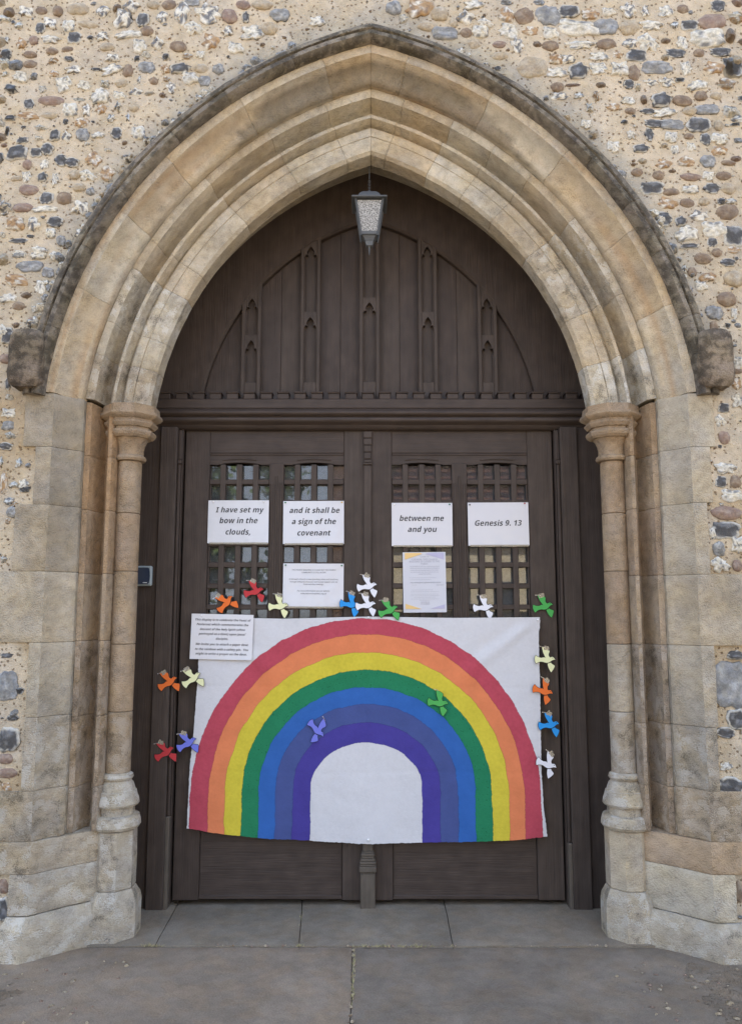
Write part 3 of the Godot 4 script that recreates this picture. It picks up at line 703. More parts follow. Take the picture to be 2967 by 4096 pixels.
	# jambs: quoins with a moulded splay, an inner order with hollow and roll, a nook shaft
	var quoins := [
		[[2.088, 2.325, -1.503, GREY * 0.86], [1.836, 2.088, -1.448, GREY * 0.92], [1.549, 1.836, -1.522, GREY.lerp(BUFF, 0.4)], [1.250, 1.549, -1.75, BUFF.lerp(PALE, 0.4)], [0.944, 1.250, -1.430, PALE.lerp(GREY, 0.4)], [0.649, 0.944, -1.432, BUFF.lerp(PALE, 0.5)], [0.450, 0.649, -1.53, BUFF.lerp(GREY, 0.3)]],
		[[2.087, 2.325, -1.487, PALE], [1.843, 2.087, -1.464, PALE.lerp(BUFF, 0.4)], [1.536, 1.843, -1.438, BUFF.lerp(PALE, 0.6)], [1.237, 1.536, -1.75, BUFF.lerp(PALE, 0.3)], [0.903, 1.237, -1.435, PALE.lerp(GREY, 0.5)], [0.649, 0.903, -1.428, GREY.lerp(PALE, 0.3)], [0.450, 0.649, -1.75, TAN]]]
	var inner_y := [[2.32, 2.074, 1.83, 1.547, 1.253, 0.93, 0.635, 0.45], [2.32, 2.081, 1.837, 1.539, 1.237, 0.90, 0.64, 0.45]]
	var inner_c := [[RUST, RUST, RUST.lerp(TAN, 0.35), TAN, TAN.lerp(GREY, 0.2), TAN, GREY.lerp(TAN, 0.3)], [RUST.lerp(TAN, 0.45), TAN, BROWN.lerp(TAN, 0.4), TAN.lerp(GREY, 0.4), GREY, GREY.lerp(TAN, 0.3), TAN]]
	for side in 2:
		var m := side == 1
		for q in quoins[side]:
			var xo: float = q[2]
			var low: bool = q[1] < 0.95
			var plan := [Vector2(xo, 0.012), Vector2(-1.380, 0.012), Vector2(-1.366, -0.012), Vector2(-1.350, -0.034), Vector2(-1.333, -0.054), Vector2(-1.318, -0.066), Vector2(-1.306, -0.071), Vector2(-1.296, -0.078), Vector2(-1.286, -0.092), Vector2(-1.286, -0.14), Vector2(xo, -0.14)]
			put(upright(plan, q[0], q[1], (q[3] as Color).lerp(GREY, 0.35) * 0.9, 0.0016, [], m, 0.03, 0.2).mesh(), "quoin_stone", M.lichen if low else (M.stone if q[0] > 1.4 else M.stone_b), arch)
		for k in inner_c[side].size():
			var plan := [Vector2(-1.2845, -0.115), Vector2(-1.262, -0.124), Vector2(-1.254, -0.165), Vector2(-1.244, -0.215), Vector2(-1.230, -0.238), Vector2(-1.215, -0.232), Vector2(-1.206, -0.200), Vector2(-1.200, -0.165), Vector2(-1.188, -0.145), Vector2(-1.173, -0.15), Vector2(-1.165, -0.168), Vector2(-1.162, -0.19), Vector2(-1.162, -0.30), Vector2(-1.2845, -0.30)]
			put(upright(plan, inner_y[side][k + 1], inner_y[side][k], (inner_c[side][k] as Color).lerp(BROWN, 0.4) * 0.86, 0.0014, [], m, 0.03, 0.22).mesh(), "jamb_stone", M.stone_b if k < 4 else M.lichen, arch)
		# plain splayed stones below the mouldings, and the plinth
		var xs: float = -1.46 if side == 0 else -1.47
		var plain := [Vector2(xs, 0.013), Vector2(-1.378, 0.013), Vector2(-1.268, -0.092), Vector2(-1.163, -0.178), Vector2(-1.163, -0.30), Vector2(xs, -0.30)]
		var wide := [Vector2(-1.55 if side == 0 else -1.75, 0.013), plain[1], plain[2], plain[3], plain[4], Vector2(-1.55 if side == 0 else -1.75, -0.30)]
		put(upright(wide, 0.323, 0.45, BUFF.lerp(GREY, 0.35) if side == 0 else BROWN.lerp(TAN, 0.5), 0.0022, [], m, 0.03, 0.2).mesh(), "jamb_stone", M.lichen if side == 0 else M.stone_b, arch)
		put(upright(plain, 0.165 if side == 0 else 0.140, 0.323, GREY.lerp(PALE, 0.35) if side == 0 else PALE, 0.0022, [], m, 0.03, 0.2).mesh(), "jamb_stone", M.lichen if side == 0 else M.stone, arch)
		var xp: float = -1.475 if side == 0 else -1.62
		var foot := [Vector2(xp, 0.05), Vector2(-1.385, 0.052), Vector2(-1.255, -0.062), Vector2(-1.146, -0.15), Vector2(-1.146, -0.30), Vector2(xp, -0.30)]
		var neck := [Vector2(xp + 0.012, 0.02), Vector2(-1.38, 0.02), Vector2(-1.268, -0.086), Vector2(-1.162, -0.172), Vector2(-1.162, -0.30), Vector2(xp + 0.012, -0.30)]
		put(upright(foot, -0.06, 0.163 if side == 0 else 0.138, PALE.lerp(GREY, 0.5), 0.0032, neck, m, 0.03, 0.2).mesh(), "plinth_stone", M.lichen, arch)
		# nook shaft: pedestal, base, three drums, capital
		var cx := -1.118 if side == 0 else 1.118
		var cz := -0.245
		var tone: Array = [[TAN, BROWN.lerp(TAN, 0.5), TAN.lerp(GREY, 0.3), BROWN.lerp(TAN, 0.6), TAN], [BROWN.lerp(TAN, 0.5), TAN, BROWN.lerp(TAN, 0.5), PALE.lerp(GREY, 0.3), GREY.lerp(PALE, 0.4)]][side]
		var jy := [2.068, 1.825, 1.56, 1.235, 0.94, 0.676]
		for k in 5:
			put(lathe(cx, cz, [Vector2(jy[k + 1] + 0.001, 0.052), Vector2(jy[k + 1] + 0.004, 0.0545), Vector2(lerpf(jy[k], jy[k + 1], 0.66), 0.0545), Vector2(lerpf(jy[k], jy[k + 1], 0.33), 0.0545), Vector2(jy[k] - 0.004, 0.0545), Vector2(jy[k] - 0.001, 0.052)], 36, 0.0, (tone[k] as Color).lerp(BROWN, 0.45 if k < 3 else 0.15) * 0.86, 0.0009).mesh(), "shaft", M.stone_b if k < 4 else M.lichen, arch)
		var cap := put(lathe(cx, cz, [Vector2(2.068, 0.056), Vector2(2.07, 0.069), Vector2(2.08, 0.074), Vector2(2.09, 0.071), Vector2(2.096, 0.061), Vector2(2.12, 0.060), Vector2(2.14, 0.064), Vector2(2.16, 0.072), Vector2(2.178, 0.086)], 36, 0.0, TAN.lerp(BROWN, 0.6) * 0.84, 0.0006).mesh(), "capital", M.stone_b, arch)
		put(lathe(cx, cz, [Vector2(2.172, 0.082), Vector2(2.174, 0.098), Vector2(2.184, 0.110), Vector2(2.197, 0.115), Vector2(2.206, 0.113), Vector2(2.208, 0.097), Vector2(2.221, 0.097), Vector2(2.223, 0.108), Vector2(2.238, 0.120), Vector2(2.245, 0.121), Vector2(2.247, 0.112), Vector2(2.256, 0.114), Vector2(2.266, 0.134), Vector2(2.276, 0.141), Vector2(2.288, 0.139), Vector2(2.290, 0.130), Vector2(2.322, 0.126)], 8, PI / 8.0, TAN.lerp(BROWN, 0.6) * 0.84, 0.0007, true).mesh(), "abacus", M.stone_b, cap)
		put(lathe(cx, cz, [Vector2(0.442, 0.088), Vector2(0.446, 0.100), Vector2(0.458, 0.108), Vector2(0.476, 0.106), Vector2(0.498, 0.099), Vector2(0.502, 0.090), Vector2(0.503, 0.080), Vector2(0.536, 0.078), Vector2(0.540, 0.094), Vector2(0.548, 0.098), Vector2(0.566, 0.095), Vector2(0.585, 0.088), Vector2(0.600, 0.084), Vector2(0.602, 0.080), Vector2(0.632, 0.069), Vector2(0.643, 0.059), Vector2(0.646, 0.057), Vector2(0.648, 0.063), Vector2(0.658, 0.069), Vector2(0.670, 0.066), Vector2(0.678, 0.054)], 32, 0.0, PALE.lerp(GREY, 0.35), 0.0010).mesh(), "base", M.lichen, arch)
		put(lathe(cx, cz, [Vector2(0.200, 0.092), Vector2(0.204, 0.095), Vector2(0.32, 0.095), Vector2(0.438, 0.094), Vector2(0.442, 0.088)], 8, PI / 8.0, (GREY.lerp(PALE, 0.4) if side == 0 else BUFF.lerp(PALE, 0.4)), 0.0018, true).mesh(), "pedestal", M.lichen if side == 0 else M.stone, arch)
		put(lathe(cx, cz, [Vector2(-0.04, 0.122), Vector2(0.04, 0.122), Vector2(0.10, 0.122), Vector2(0.142, 0.121), Vector2(0.165, 0.116), Vector2(0.199, 0.096)], 8, PI / 8.0, PALE.lerp(GREY, 0.45), 0.0022, true).mesh(), "pedestal", M.lichen, arch)
		# stone behind the shaft
		var back := Tris.new(); back.color = GREY
		var s := -1.0 if side == 0 else 1.0
		back.box(Vector3(s * 1.15, -0.04, -0.46), Vector3(s * 1.2, 2.33, -0.302))
		put(back.mesh(), "reveal", M.stone_b, arch)

# ------------------------------------------------------------------ oak frame, tympanum and doors
func pointed(cx: float, cy: float, r: float, n: int, y0: float) -> Array:       # left half of an arch from its foot to the apex
	var out := []
	var a0 := asin((y0 - cy) / r)
	var a1 := acos(cx / r)
	for k in n + 1:
		var a := lerpf(a0, a1, float(k) / n)
		out.append(Vector2(cx - cos(a) * r, cy + sin(a) * r))
	return out

func inside_height(x: float) -> float:          # underside of the arched oak rib over the boards
	return 2.27 + sqrt(1.215 * 1.215 - pow(absf(x + 0.01) + 0.342, 2.0))

func oak_frame() -> void:
	var fr := thing("door_surround", "dark oak door frame with battlemented beam and traceried panel above", "door frame")
	# tympanum boards
	var edges := [-1.13, -0.86, -0.62, -0.47, -0.315, -0.16, -0.01, 0.15, 0.296, 0.45, 0.60, 0.86, 1.13]
	for k in edges.size() - 1:
		var top := 0.0
		for x in [edges[k], edges[k + 1]]:
			var ax := absf(x)
			top = maxf(top, CEN.y + sqrt(maxf(0.0, 1.66 * 1.66 - pow(ax + CEN.x, 2.0))))
		box_part(Vector3(edges[k] + 0.0005, 2.40, -0.66), Vector3(edges[k + 1] - 0.0005, top, -0.626 + 0.001 * (k % 2)), 0.0015, "board", M.oak if k % 3 else M.oak_b, fr)
	# the arched rib: wide flat timbers following the stone
	for mirror in [false, true]:
		var o := pointed(CEN.x, CEN.y, 1.655, 36, 2.42)
		var i := pointed(0.342, 2.27, 1.215, 36, 2.42)
		var t := Tris.new()
		var loops := []
		for k in 37:
			var p: Vector2 = o[k]; var q: Vector2 = i[k]
			p.x = minf(p.x, 0.0); q.x = minf(q.x, 0.0)
			var d := (p - q).normalized() * 0.012
			var loop := [Vector3(p.x, p.y, -0.64), Vector3(p.x, p.y, -0.582), Vector3(q.x + d.x, q.y + d.y, -0.582), Vector3(q.x, q.y, -0.594), Vector3(q.x, q.y, -0.64)]
			for j in 5:
				loop[j].x -= 0.01 * float(k < 36)
				if mirror: loop[j].x = -loop[j].x - (0.02 if k < 36 else 0.0)
			loops.append(loop)
		skin(t, loops, [1, 2, 3, 4, 5], [Vector2(1, 0), Vector2(1, 1), Vector2(0.1, 1), Vector2(0, 0.7), Vector2(0, 0)])
		put(t.mesh(), "arched_rib", M.oak, fr)
	# five mullions with two tiers of blind tracery
	var mu := [[-0.673, -0.570, 2.554, 2.781, 2.806, 3.007], [-0.369, -0.263, 2.554, 2.906, 2.932, 3.293], [-0.062, 0.046, 2.557, 2.986, 3.011, 3.40], [0.245, 0.347, 2.554, 2.906, 2.932, 3.293], [0.554, 0.656, 2.554, 2.781, 2.806, 3.007]]
	for m in mu:
		var xa: float = m[0]; var xb: float = m[1]; var xm := (xa + xb) / 2.0
		var top := maxf(inside_height(xa), inside_height(xb)) + 0.012
		var mull := box_part(Vector3(xa, 2.46, -0.64), Vector3(xb, top, -0.616), 0.004, "mullion", M.oak_b, fr)
		var t := Tris.new()
		var e := 0.021
		t.box(Vector3(xa + 0.0005, 2.461, -0.617), Vector3(xa + e, top - 0.002, -0.5835), 0.004)
		t.box(Vector3(xb - e, 2.461, -0.617), Vector3(xb - 0.0005, top - 0.002, -0.5835), 0.004)
		t.box(Vector3(xa + e, 2.462, -0.617), Vector3(xb - e, m[2], -0.585), 0.003)
		for tier in 2:
			var y1: float = m[3] if tier == 0 else m[5]
			var up: float = m[4] if tier == 0 else top - 0.003
			var w := (xb - xa) / 2.0 - e + 0.002
			var h := 0.072
			# spandrel with a cusped pointed opening cut from below
			var pts := [Vector2(xm - w, y1 - h), Vector2(xm - w, up), Vector2(xm + w, up), Vector2(xm + w, y1 - h)]
			for s in [[0.92, 0.18], [0.78, 0.36], [0.44, 0.33], [0.60, 0.48], [0.50, 0.66], [0.28, 0.84], [0.0, 0.98], [-0.28, 0.84], [-0.50, 0.66], [-0.60, 0.48], [-0.44, 0.33], [-0.78, 0.36], [-0.92, 0.18]]:
				pts.append(Vector2(xm + s[0] * w, y1 - h + s[1] * h))
			if up > y1: plate(t, pts, -0.617, -0.587)
			# a thin inner bead down each side
			var lo: float = m[2] if tier == 0 else m[4]
			t.box(Vector3(xm - w, lo, -0.617), Vector3(xm - w + 0.007, y1 - h, -0.596), 0.002)
			t.box(Vector3(xm + w - 0.007, lo, -0.617), Vector3(xm + w, y1 - h, -0.596), 0.002)
		put(t.mesh(), "tracery", M.oak_b, mull)
	# battlemented beam
	var beam := box_part(Vector3(-1.158, 2.395, -0.66), Vector3(1.158, 2.447, -0.515), 0.005, "beam", M.oak_h, fr)
	for k in 29:
		var x := -1.158 + k * 0.0857
		if x > 1.1: break
		var t := Tris.new()
		t.box(Vector3(x, 2.4465, -0.585), Vector3(x + 0.057, 2.476, -0.522), 0.003)
		t.box(Vector3(x - 0.003, 2.4755, -0.588), Vector3(x + 0.060, 2.487, -0.517), 0.004)
		put(t.mesh(), "battlement", M.oak_h, beam)
	# roll and hollow mouldings under the beam, drawn along its length
	var prof := [Vector2(2.395, -0.60), Vector2(2.395, -0.515), Vector2(2.388, -0.508), Vector2(2.380, -0.497), Vector2(2.372, -0.492), Vector2(2.362, -0.495), Vector2(2.357, -0.505), Vector2(2.352, -0.512), Vector2(2.346, -0.504), Vector2(2.336, -0.498), Vector2(2.326, -0.503), Vector2(2.320, -0.515), Vector2(2.312, -0.525), Vector2(2.300, -0.530), Vector2(2.290, -0.545), Vector2(2.290, -0.60)]
	var mt := Tris.new()
	var loops := []
	for x in [-1.158, 1.158]:
		var loop := []
		for p in prof: loop.append(Vector3(x, p.x, p.y))
		loops.append(loop)
	skin(mt, loops, [1, 1, 2, 2, 2, 2, 2, 3, 4, 4, 4, 4, 5, 5, 5, 6], prof)
	put(mt.mesh(), "moulding", M.oak_h, fr)
	# posts
	for s in [-1.0, 1.0]:
		var inx: float = 0.945 if s < 0 else 0.922
		var mid := 1.05 if s < 0 else 1.03
		box_part(Vector3(s * 1.165, 0.0, -0.66), Vector3(s * (mid + 0.002), 2.30, -0.524), 0.003, "post", M.oak, fr)
		var post := box_part(Vector3(s * mid, 0.0, -0.66), Vector3(s * (inx + 0.022), 2.30, -0.505), 0.004, "post", M.oak_b, fr)
		# moulded inner edge: a bead that starts above a carved stop
		var t := Tris.new()
		t.box(Vector3(s * (inx + 0.022), 0.30 if s > 0 else 0.42, -0.62), Vector3(s * (inx + 0.006), 2.115, -0.520), 0.006)
		t.box(Vector3(s * (inx + 0.006), 0.02, -0.62), Vector3(s * inx, 2.30, -0.538), 0.002)
		t.box(Vector3(s * (inx + 0.024), 2.11, -0.62), Vector3(s * (inx + 0.001), 2.135, -0.512), 0.006)
		t.box(Vector3(s * (inx + 0.022), 2.136, -0.62), Vector3(s * (inx + 0.004), 2.289, -0.528), 0.004)
		put(t.mesh(), "bead", M.oak, post)
		var w := Tris.new()
		w.box(Vector3(s * (inx + 0.024), 0.0, -0.62), Vector3(s * (inx + 0.003), 0.30 if s > 0 else 0.42, -0.508), 0.005)
		put(w.mesh(), "foot", M.oak_worn, post)

func door(called_label: String, x0: float, x1: float, panels: Array, right: bool) -> void:
	var d := thing("oak_door", called_label, "door", Vector3(0, 0, 0), "pair of oak double doors")
	var zf := -0.560; var zb := -0.612
	# stiles, rails, muntin
	box_part(Vector3(x0, 0.03, zb), Vector3(panels[0], 2.292, zf), 0.003, "stile", M.oak, d)
	box_part(Vector3(panels[3], 0.03, zb), Vector3(x1, 2.292, zf), 0.003, "stile", M.oak_b, d)
	box_part(Vector3(panels[0], 2.176, zb), Vector3(panels[3], 2.2915, zf - 0.0015), 0.003, "rail", M.oak_h, d)
	var mun := box_part(Vector3(panels[1], 0.70, zb), Vector3(panels[2], 2.126, zf - 0.004), 0.003, "muntin", M.oak, d)
	var mt := Tris.new()
	var mm: float = (panels[1] + panels[2]) / 2.0
	for o in [-0.024, 0.0, 0.024]:
		mt.box(Vector3(mm + o - 0.006, 0.71, zf - 0.006), Vector3(mm + o + 0.006, 2.06 - absf(o) * 1.5, zf + 0.004 - absf(o) * 0.1), 0.004)
	put(mt.mesh(), "reeding", M.oak_b, mun)
	for e in [panels[0], panels[3]]:
		var sgn := 1.0 if e == panels[0] else -1.0
		var b := Tris.new()
		b.box(Vector3(e + sgn * 0.0005, 0.71, zf - 0.03), Vector3(e + sgn * 0.009, 2.05, zf - 0.010), 0.003)
		put(b.mesh(), "bead", M.oak_b, d)
	# carved head rail: shallow arches over each panel
	var hr := Tris.new()
	var pts := [Vector2(panels[0], 2.176), Vector2(panels[3], 2.176), Vector2(panels[3], 2.118)]
	for pn in [[panels[2], panels[3]], [panels[0], panels[1]]]:
		for k in 13:
			var f := 1.0 - k / 12.0
			pts.append(Vector2(lerpf(pn[0], pn[1], lerpf(0.14, 0.86, f)), 2.118 + 0.011 * pow(sin(PI * f), 0.7)))
		if pn[0] == panels[2]:
			pts.append(Vector2(panels[2], 2.118)); pts.append(Vector2(panels[1], 2.118))
	pts.append(Vector2(panels[0], 2.118))
	plate(hr, pts, zb, zf - 0.008)
	hr.box(Vector3(panels[0] + 0.002, 2.166, zf - 0.009), Vector3(panels[3] - 0.002, 2.1755, zf - 0.003), 0.002)
	for pn in [[panels[0], panels[1]], [panels[2], panels[3]]]:
		var c: float = (pn[0] + pn[1]) / 2.0
		for k in 8:
			var f0 := k / 8.0; var f1 := (k + 1) / 8.0
			hr.box(Vector3(c - 0.085 + 0.17 * f0, 2.139 + 0.005 * sin(PI * (f0 + f1) / 2.0), zf - 0.009), Vector3(c - 0.085 + 0.17 * f1, 2.146 + 0.005 * sin(PI * (f0 + f1) / 2.0), zf - 0.0035), 0.001)
	put(hr.mesh(), "head_rail", M.oak_h, d)
	# lower boards (behind the cloth) and bottom panel
	box_part(Vector3(panels[0], 0.60, zb), Vector3(panels[3], 0.70, zf - 0.002), 0.003, "rail", M.oak_h, d)
	var pan := box_part(Vector3(panels[0], 0.033, zb), Vector3(panels[3], 0.60, zf - 0.012), 0.003, "panel", M.oak_h, d)
	var lip := Tris.new()
	lip.box(Vector3(panels[0] + 0.001, 0.0335, zf - 0.013), Vector3(panels[3] - 0.001, 0.052, zf - 0.003), 0.003)
	put(lip.mesh(), "weather_bar", M.oak_h, pan)
	# lattice bars and the glass behind them
	for pn in [[panels[0], panels[1]], [panels[2], panels[3]]]:
		var w: float = pn[1] - pn[0]
		var pitch := (w + 0.0285) / 4.0
		for k in 3:
			var x: float = pn[0] + pitch * (k + 1) - 0.0285
			box_part(Vector3(x, 0.70, zf - 0.030), Vector3(x + 0.0285, 2.119, zf - 0.004), 0.0025, "lattice_bar", M.oak_b, d)
		for k in 13:
			var y := 2.030 - 0.1045 * k
			if y < 0.74: break
			box_part(Vector3(pn[0] + 0.001, y - 0.013, zf - 0.033), Vector3(pn[1] - 0.001, y + 0.013, zf - 0.0065), 0.0025, "lattice_bar", M.oak_h, d)
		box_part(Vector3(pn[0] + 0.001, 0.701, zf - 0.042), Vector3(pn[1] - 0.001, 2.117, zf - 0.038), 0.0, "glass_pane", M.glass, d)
	if not right:
		# cover strip on the meeting edge: tapered head, long shaft, moulded foot
		var c := -0.017
		var cs := Tris.new()
		cs.box(Vector3(c - 0.020, 0.28, -0.562), Vector3(c + 0.020, 2.112, -0.541), 0.004)
		var strip := put(cs.mesh(), "cover_strip", M.oak_b, d)
		var hd := Tris.new()
		for k in 4:
			var f := k / 4.0
			var wd := 0.024 - 0.007 * (1.0 - f)
			hd.box(Vector3(c - wd, 2.142 + k * 0.036, -0.562), Vector3(c + wd, 2.176 + k * 0.036, -0.538), 0.003)
		hd.box(Vector3(c - 0.023, 2.112, -0.562), Vector3(c + 0.023, 2.122, -0.534), 0.003)
		hd.box(Vector3(c - 0.020, 2.124, -0.562), Vector3(c + 0.020, 2.140, -0.540), 0.003)
		put(hd.mesh(), "cover_strip_head", M.oak_b, strip)
		var ft := Tris.new()
		var rings := [[0.004, 0.160, 0.0345], [0.160, 0.168, 0.036], [0.168, 0.192, 0.0405], [0.192, 0.202, 0.037], [0.202, 0.214, 0.0385], [0.214, 0.226, 0.034], [0.226, 0.238, 0.030], [0.238, 0.250, 0.032], [0.250, 0.258, 0.028], [0.258, 0.34, 0.024]]
		for r in rings:
			ft.box(Vector3(c - r[2] + 0.002, r[0], -0.575), Vector3(c + r[2] + 0.002, r[1] + 0.0005, -0.575 + 0.017 + r[2] * 1.05), 0.0035)
		put(ft.mesh(), "cover_strip_foot", M.oak_worn, strip)

# ------------------------------------------------------------------ the rainbow cloth
const BANDS := [[-0.025, 0.832, 1.347, 0.502], [-0.021, 0.749, 1.271, 0.509], [-0.019, 0.673, 1.184, 0.516], [-0.020, 0.593, 1.100, 0.523], [-0.019, 0.515, 1.019, 0.530], [-0.021, 0.434, 0.938, 0.537], [-0.021, 0.351, 0.853, 0.544], [-0.022, 0.264, 0.758, 0.551]]

func along(pts: Array, f: float) -> float:      # piecewise-linear: pts are [position 0..1, value]
	for k in pts.size() - 1:
		if f <= pts[k + 1][0]:
			return lerpf(pts[k][1], pts[k + 1][1], smoothstep(0.0, 1.0, (f - pts[k][0]) / (pts[k + 1][0] - pts[k][0])) * 0.5 + 0.5 * (f - pts[k][0]) / (pts[k + 1][0] - pts[k][0]))
	return pts[-1][1]

func cloth_z(x: float, y: float) -> float:
	var p := Vector3(x, y, 0)
	var z := -0.5255 + 0.0030 * noise.get_noise_3dv(p * 3.0) + 0.0018 * fine.get_noise_3dv(p * 7.0) + 0.0010 * (1.0 - absf(fine.get_noise_3dv(p * 11.0 + Vector3(5, 0, 0))) * 2.0)
	# pulls from the pins at the two top corners and the top middle
	for pin in [[0.815, 1.345, -0.86, 1.0], [-0.84, 1.345, 0.9, 0.7]]:
		var d := Vector2(x - pin[0], y - pin[1])
		var u := Vector2(pin[2], -0.62).normalized()
		var across := d.cross(u); var far := d.dot(u)
		if far > 0.0:
			z += 0.0075 * pin[3] * exp(-pow(across / (0.018 + far * 0.05), 2.0)) * smoothstep(0.0, 0.12, far) * smoothstep(0.62, 0.3, far)
			z -= 0.004 * pin[3] * exp(-pow((across - 0.05) / (0.02 + far * 0.05), 2.0)) * smoothstep(0.0, 0.12, far) * smoothstep(0.55, 0.25, far)
	# creases left from folding the cloth away
	for cx in [-0.44, -0.01, 0.40]: z += 0.0016 * exp(-absf(x - cx - 0.004 * sin(y * 9.0)) / 0.007)
	for cy in [0.62, 1.02]: z -= 0.0014 * exp(-absf(y - cy - 0.004 * sin(x * 7.0)) / 0.007)
	# soft upright folds where the cloth hangs free, stronger towards the hem
	var low := smoothstep(1.0, 0.3, y)
	z += low * (0.0085 * sin(x * 9.0 + 1.2 + y * 1.5) + 0.0018 * sin(x * 23.0 + y * 4.0))
	z += 0.0016 * sin((x * 0.9 + y * 0.7) * 31.0 + 2.0 * noise.get_noise_3dv(p * 4.0)) * smoothstep(0.1, 0.5, noise.get_noise_3dv(p * 2.0 + Vector3(3, 3, 3)) + 0.2)
	return z

func rainbow() -> void:
	var w := 1032; var h := 648
	var img := PackedByteArray(); img.resize(w * h * 3)
	var cols := [Color(0.565, 0.56, 0.575), Color(0.41, 0.066, 0.092), Color(0.63, 0.20, 0.088), Color(0.55, 0.455, 0.05), Color(0.022, 0.18, 0.085), Color(0.035, 0.115, 0.36), Color(0.062, 0.085, 0.23), Color(0.062, 0.05, 0.25), Color(0.565, 0.56, 0.575)]
	var b1 := nz(1024, 51, 0.012, 4); var b2 := nz(1024, 52, 0.08, 3); var b3 := nz(1024, 53, 0.4, 2)
	for j in h:
		var y := 1.37 - (j + 0.5) / h * 1.08
		for i in w:
			var x := -0.88 + (i + 0.5) / w * 1.72
			var n0 := (i & 1023) + (j & 1023) * 1024
			var wob := (b1[n0] / 255.0 - 0.5) * 0.010 + (b2[n0] / 255.0 - 0.5) * 0.003
			var band := 0
			var gap := 1.0
			for k in 8:
				var q: Array = BANDS[k]
				var dx: float = absf(x - q[0]) / q[1]
				var r := dx
				if y > q[3]:
					var dy: float = (y - q[3]) / (q[2] - q[3])
					r = sqrt(dx * dx + dy * dy)
				r = (r - 1.0) * q[1] + wob
				if r < 0.0: band = k + 1
				gap = minf(gap, absf(r))
			var c: Color = cols[band]
			var f := 1.0 + (0.16 if band > 0 and band < 8 else 0.05) * (b1[n0] / 255.0 - 0.5) + (0.16 if band in [1, 3, 4] else 0.07) * (b2[n0] / 255.0 - 0.5) + 0.07 * (b3[n0] / 255.0 - 0.5)
			# brushed outline where two paints meet; green paint is streaky
			if gap < 0.0016 and band > 0: f *= 0.78
			if band == 4 and b2[n0] > 196 and b3[n0] > 120: f *= 0.55
			var m := (j * w + i) * 3
			img[m] = to_byte(c.r * f); img[m + 1] = to_byte(c.g * f); img[m + 2] = to_byte(c.b * f)
	var tex := ImageTexture.create_from_image(Image.create_from_data(w, h, false, Image.FORMAT_RGB8, img))
	var m := mat(Color(1, 1, 1), 0.95, 0.2)
	m.albedo_texture = tex
	m.heightmap_enabled = true; m.heightmap_texture = M.cloth_h; m.heightmap_scale = 0.06
	var o := thing("rainbow_banner", "white cloth banner painted with a seven-colour rainbow across both doors", "banner")
	var nx := 190; var ny := 120
	var left := [[0.0, -0.847], [0.12, -0.838], [0.25, -0.835], [0.5, -0.846], [0.75, -0.863], [1.0, -0.868]]
	var right := [[0.0, 0.823], [0.04, 0.822], [0.08, 0.815], [0.3, 0.815], [0.5, 0.813], [0.7, 0.811], [0.86, 0.816], [1.0, 0.829]]
	var hem := [[0.0, 0.365], [0.11, 0.338], [0.24, 0.314], [0.5, 0.297], [0.76, 0.301], [0.9, 0.313], [1.0, 0.328]]
	var head := [[0.0, 1.362], [0.1, 1.351], [0.25, 1.346], [0.5, 1.356], [0.75, 1.350], [1.0, 1.353]]
	var v := PackedVector3Array(); var uv := PackedVector2Array(); var ind := PackedInt32Array()
	for side in 2:
		for j in ny + 1:
			for i in nx + 1:
				var s := float(i) / nx; var t := float(j) / ny
				var y := lerpf(along(head, s), along(hem, s), t)
				var x := lerpf(along(left, t), along(right, t), s)
				# cut and frayed edges
				if i == 0 or i == nx: x += 0.0022 * fine.get_noise_2d(y * 220.0, x)
				if j == ny: y += 0.003 * fine.get_noise_2d(x * 190.0, 4.0)
				v.append(Vector3(x, y, cloth_z(x, y) - 0.0008 * side)); uv.append(Vector2((x + 0.88) / 1.72, (1.37 - y) / 1.08))
	var off := (nx + 1) * (ny + 1)
	for j in ny:
		for i in nx:
			var a := j * (nx + 1) + i; var b := a + nx + 1
			ind.append_array([a, a + 1, b, a + 1, b + 1, b])
			ind.append_array([off + a, off + b, off + a + 1, off + a + 1, off + b, off + b + 1])
	var st := SurfaceTool.new(); st.begin(Mesh.PRIMITIVE_TRIANGLES)
	for k in v.size():
		st.set_uv(uv[k]); st.add_vertex(v[k])
	for k in ind: st.add_index(k)
	st.generate_normals()
	put(st.commit(), "cloth", m, o)
	for p in [[0.812, 1.341], [-0.012, 1.352], [-0.83, 1.352], [-0.013, 0.317]]:
		var s := SphereMesh.new(); s.radius = 0.0055; s.height = 0.010; s.radial_segments = 12; s.rings = 6
		put(s, "drawing_pin", M.pin_white, o, Vector3(p[0], p[1], cloth_z(p[0], p[1]) + 0.004))

# ------------------------------------------------------------------ papers
var bold: SystemFont
var plain_font: SystemFont

func letters(text: String, width: float, slant: float, font: Font, thick := 0.0) -> Array:     # triangles of a line of text, centred, baseline at 0
	var tm := TextMesh.new()
	tm.text = text; tm.font = font; tm.font_size = 64; tm.pixel_size = 0.01; tm.depth = 0.0; tm.curve_step = 1.5
	tm.horizontal_alignment = HORIZONTAL_ALIGNMENT_CENTER; tm.vertical_alignment = VERTICAL_ALIGNMENT_BOTTOM
	var a := tm.get_mesh_arrays()
	var v: PackedVector3Array = a[Mesh.ARRAY_VERTEX]
	var ind: PackedInt32Array = a[Mesh.ARRAY_INDEX] if a[Mesh.ARRAY_INDEX] != null else PackedInt32Array(range(v.size()))
	var lo := 1e9; var hi := -1e9; var base := font.get_descent(64) * 0.01
	for p in v:
		lo = minf(lo, p.x); hi = maxf(hi, p.x)
	var k := width / maxf(hi - lo, 0.001)
	var out := PackedVector3Array()
	for i in ind:
		var p := v[i]
		var y := (p.y - base) * k
		out.append(Vector3((p.x - (lo + hi) / 2.0) * k + slant * y, y, 0))
	return [out, k]

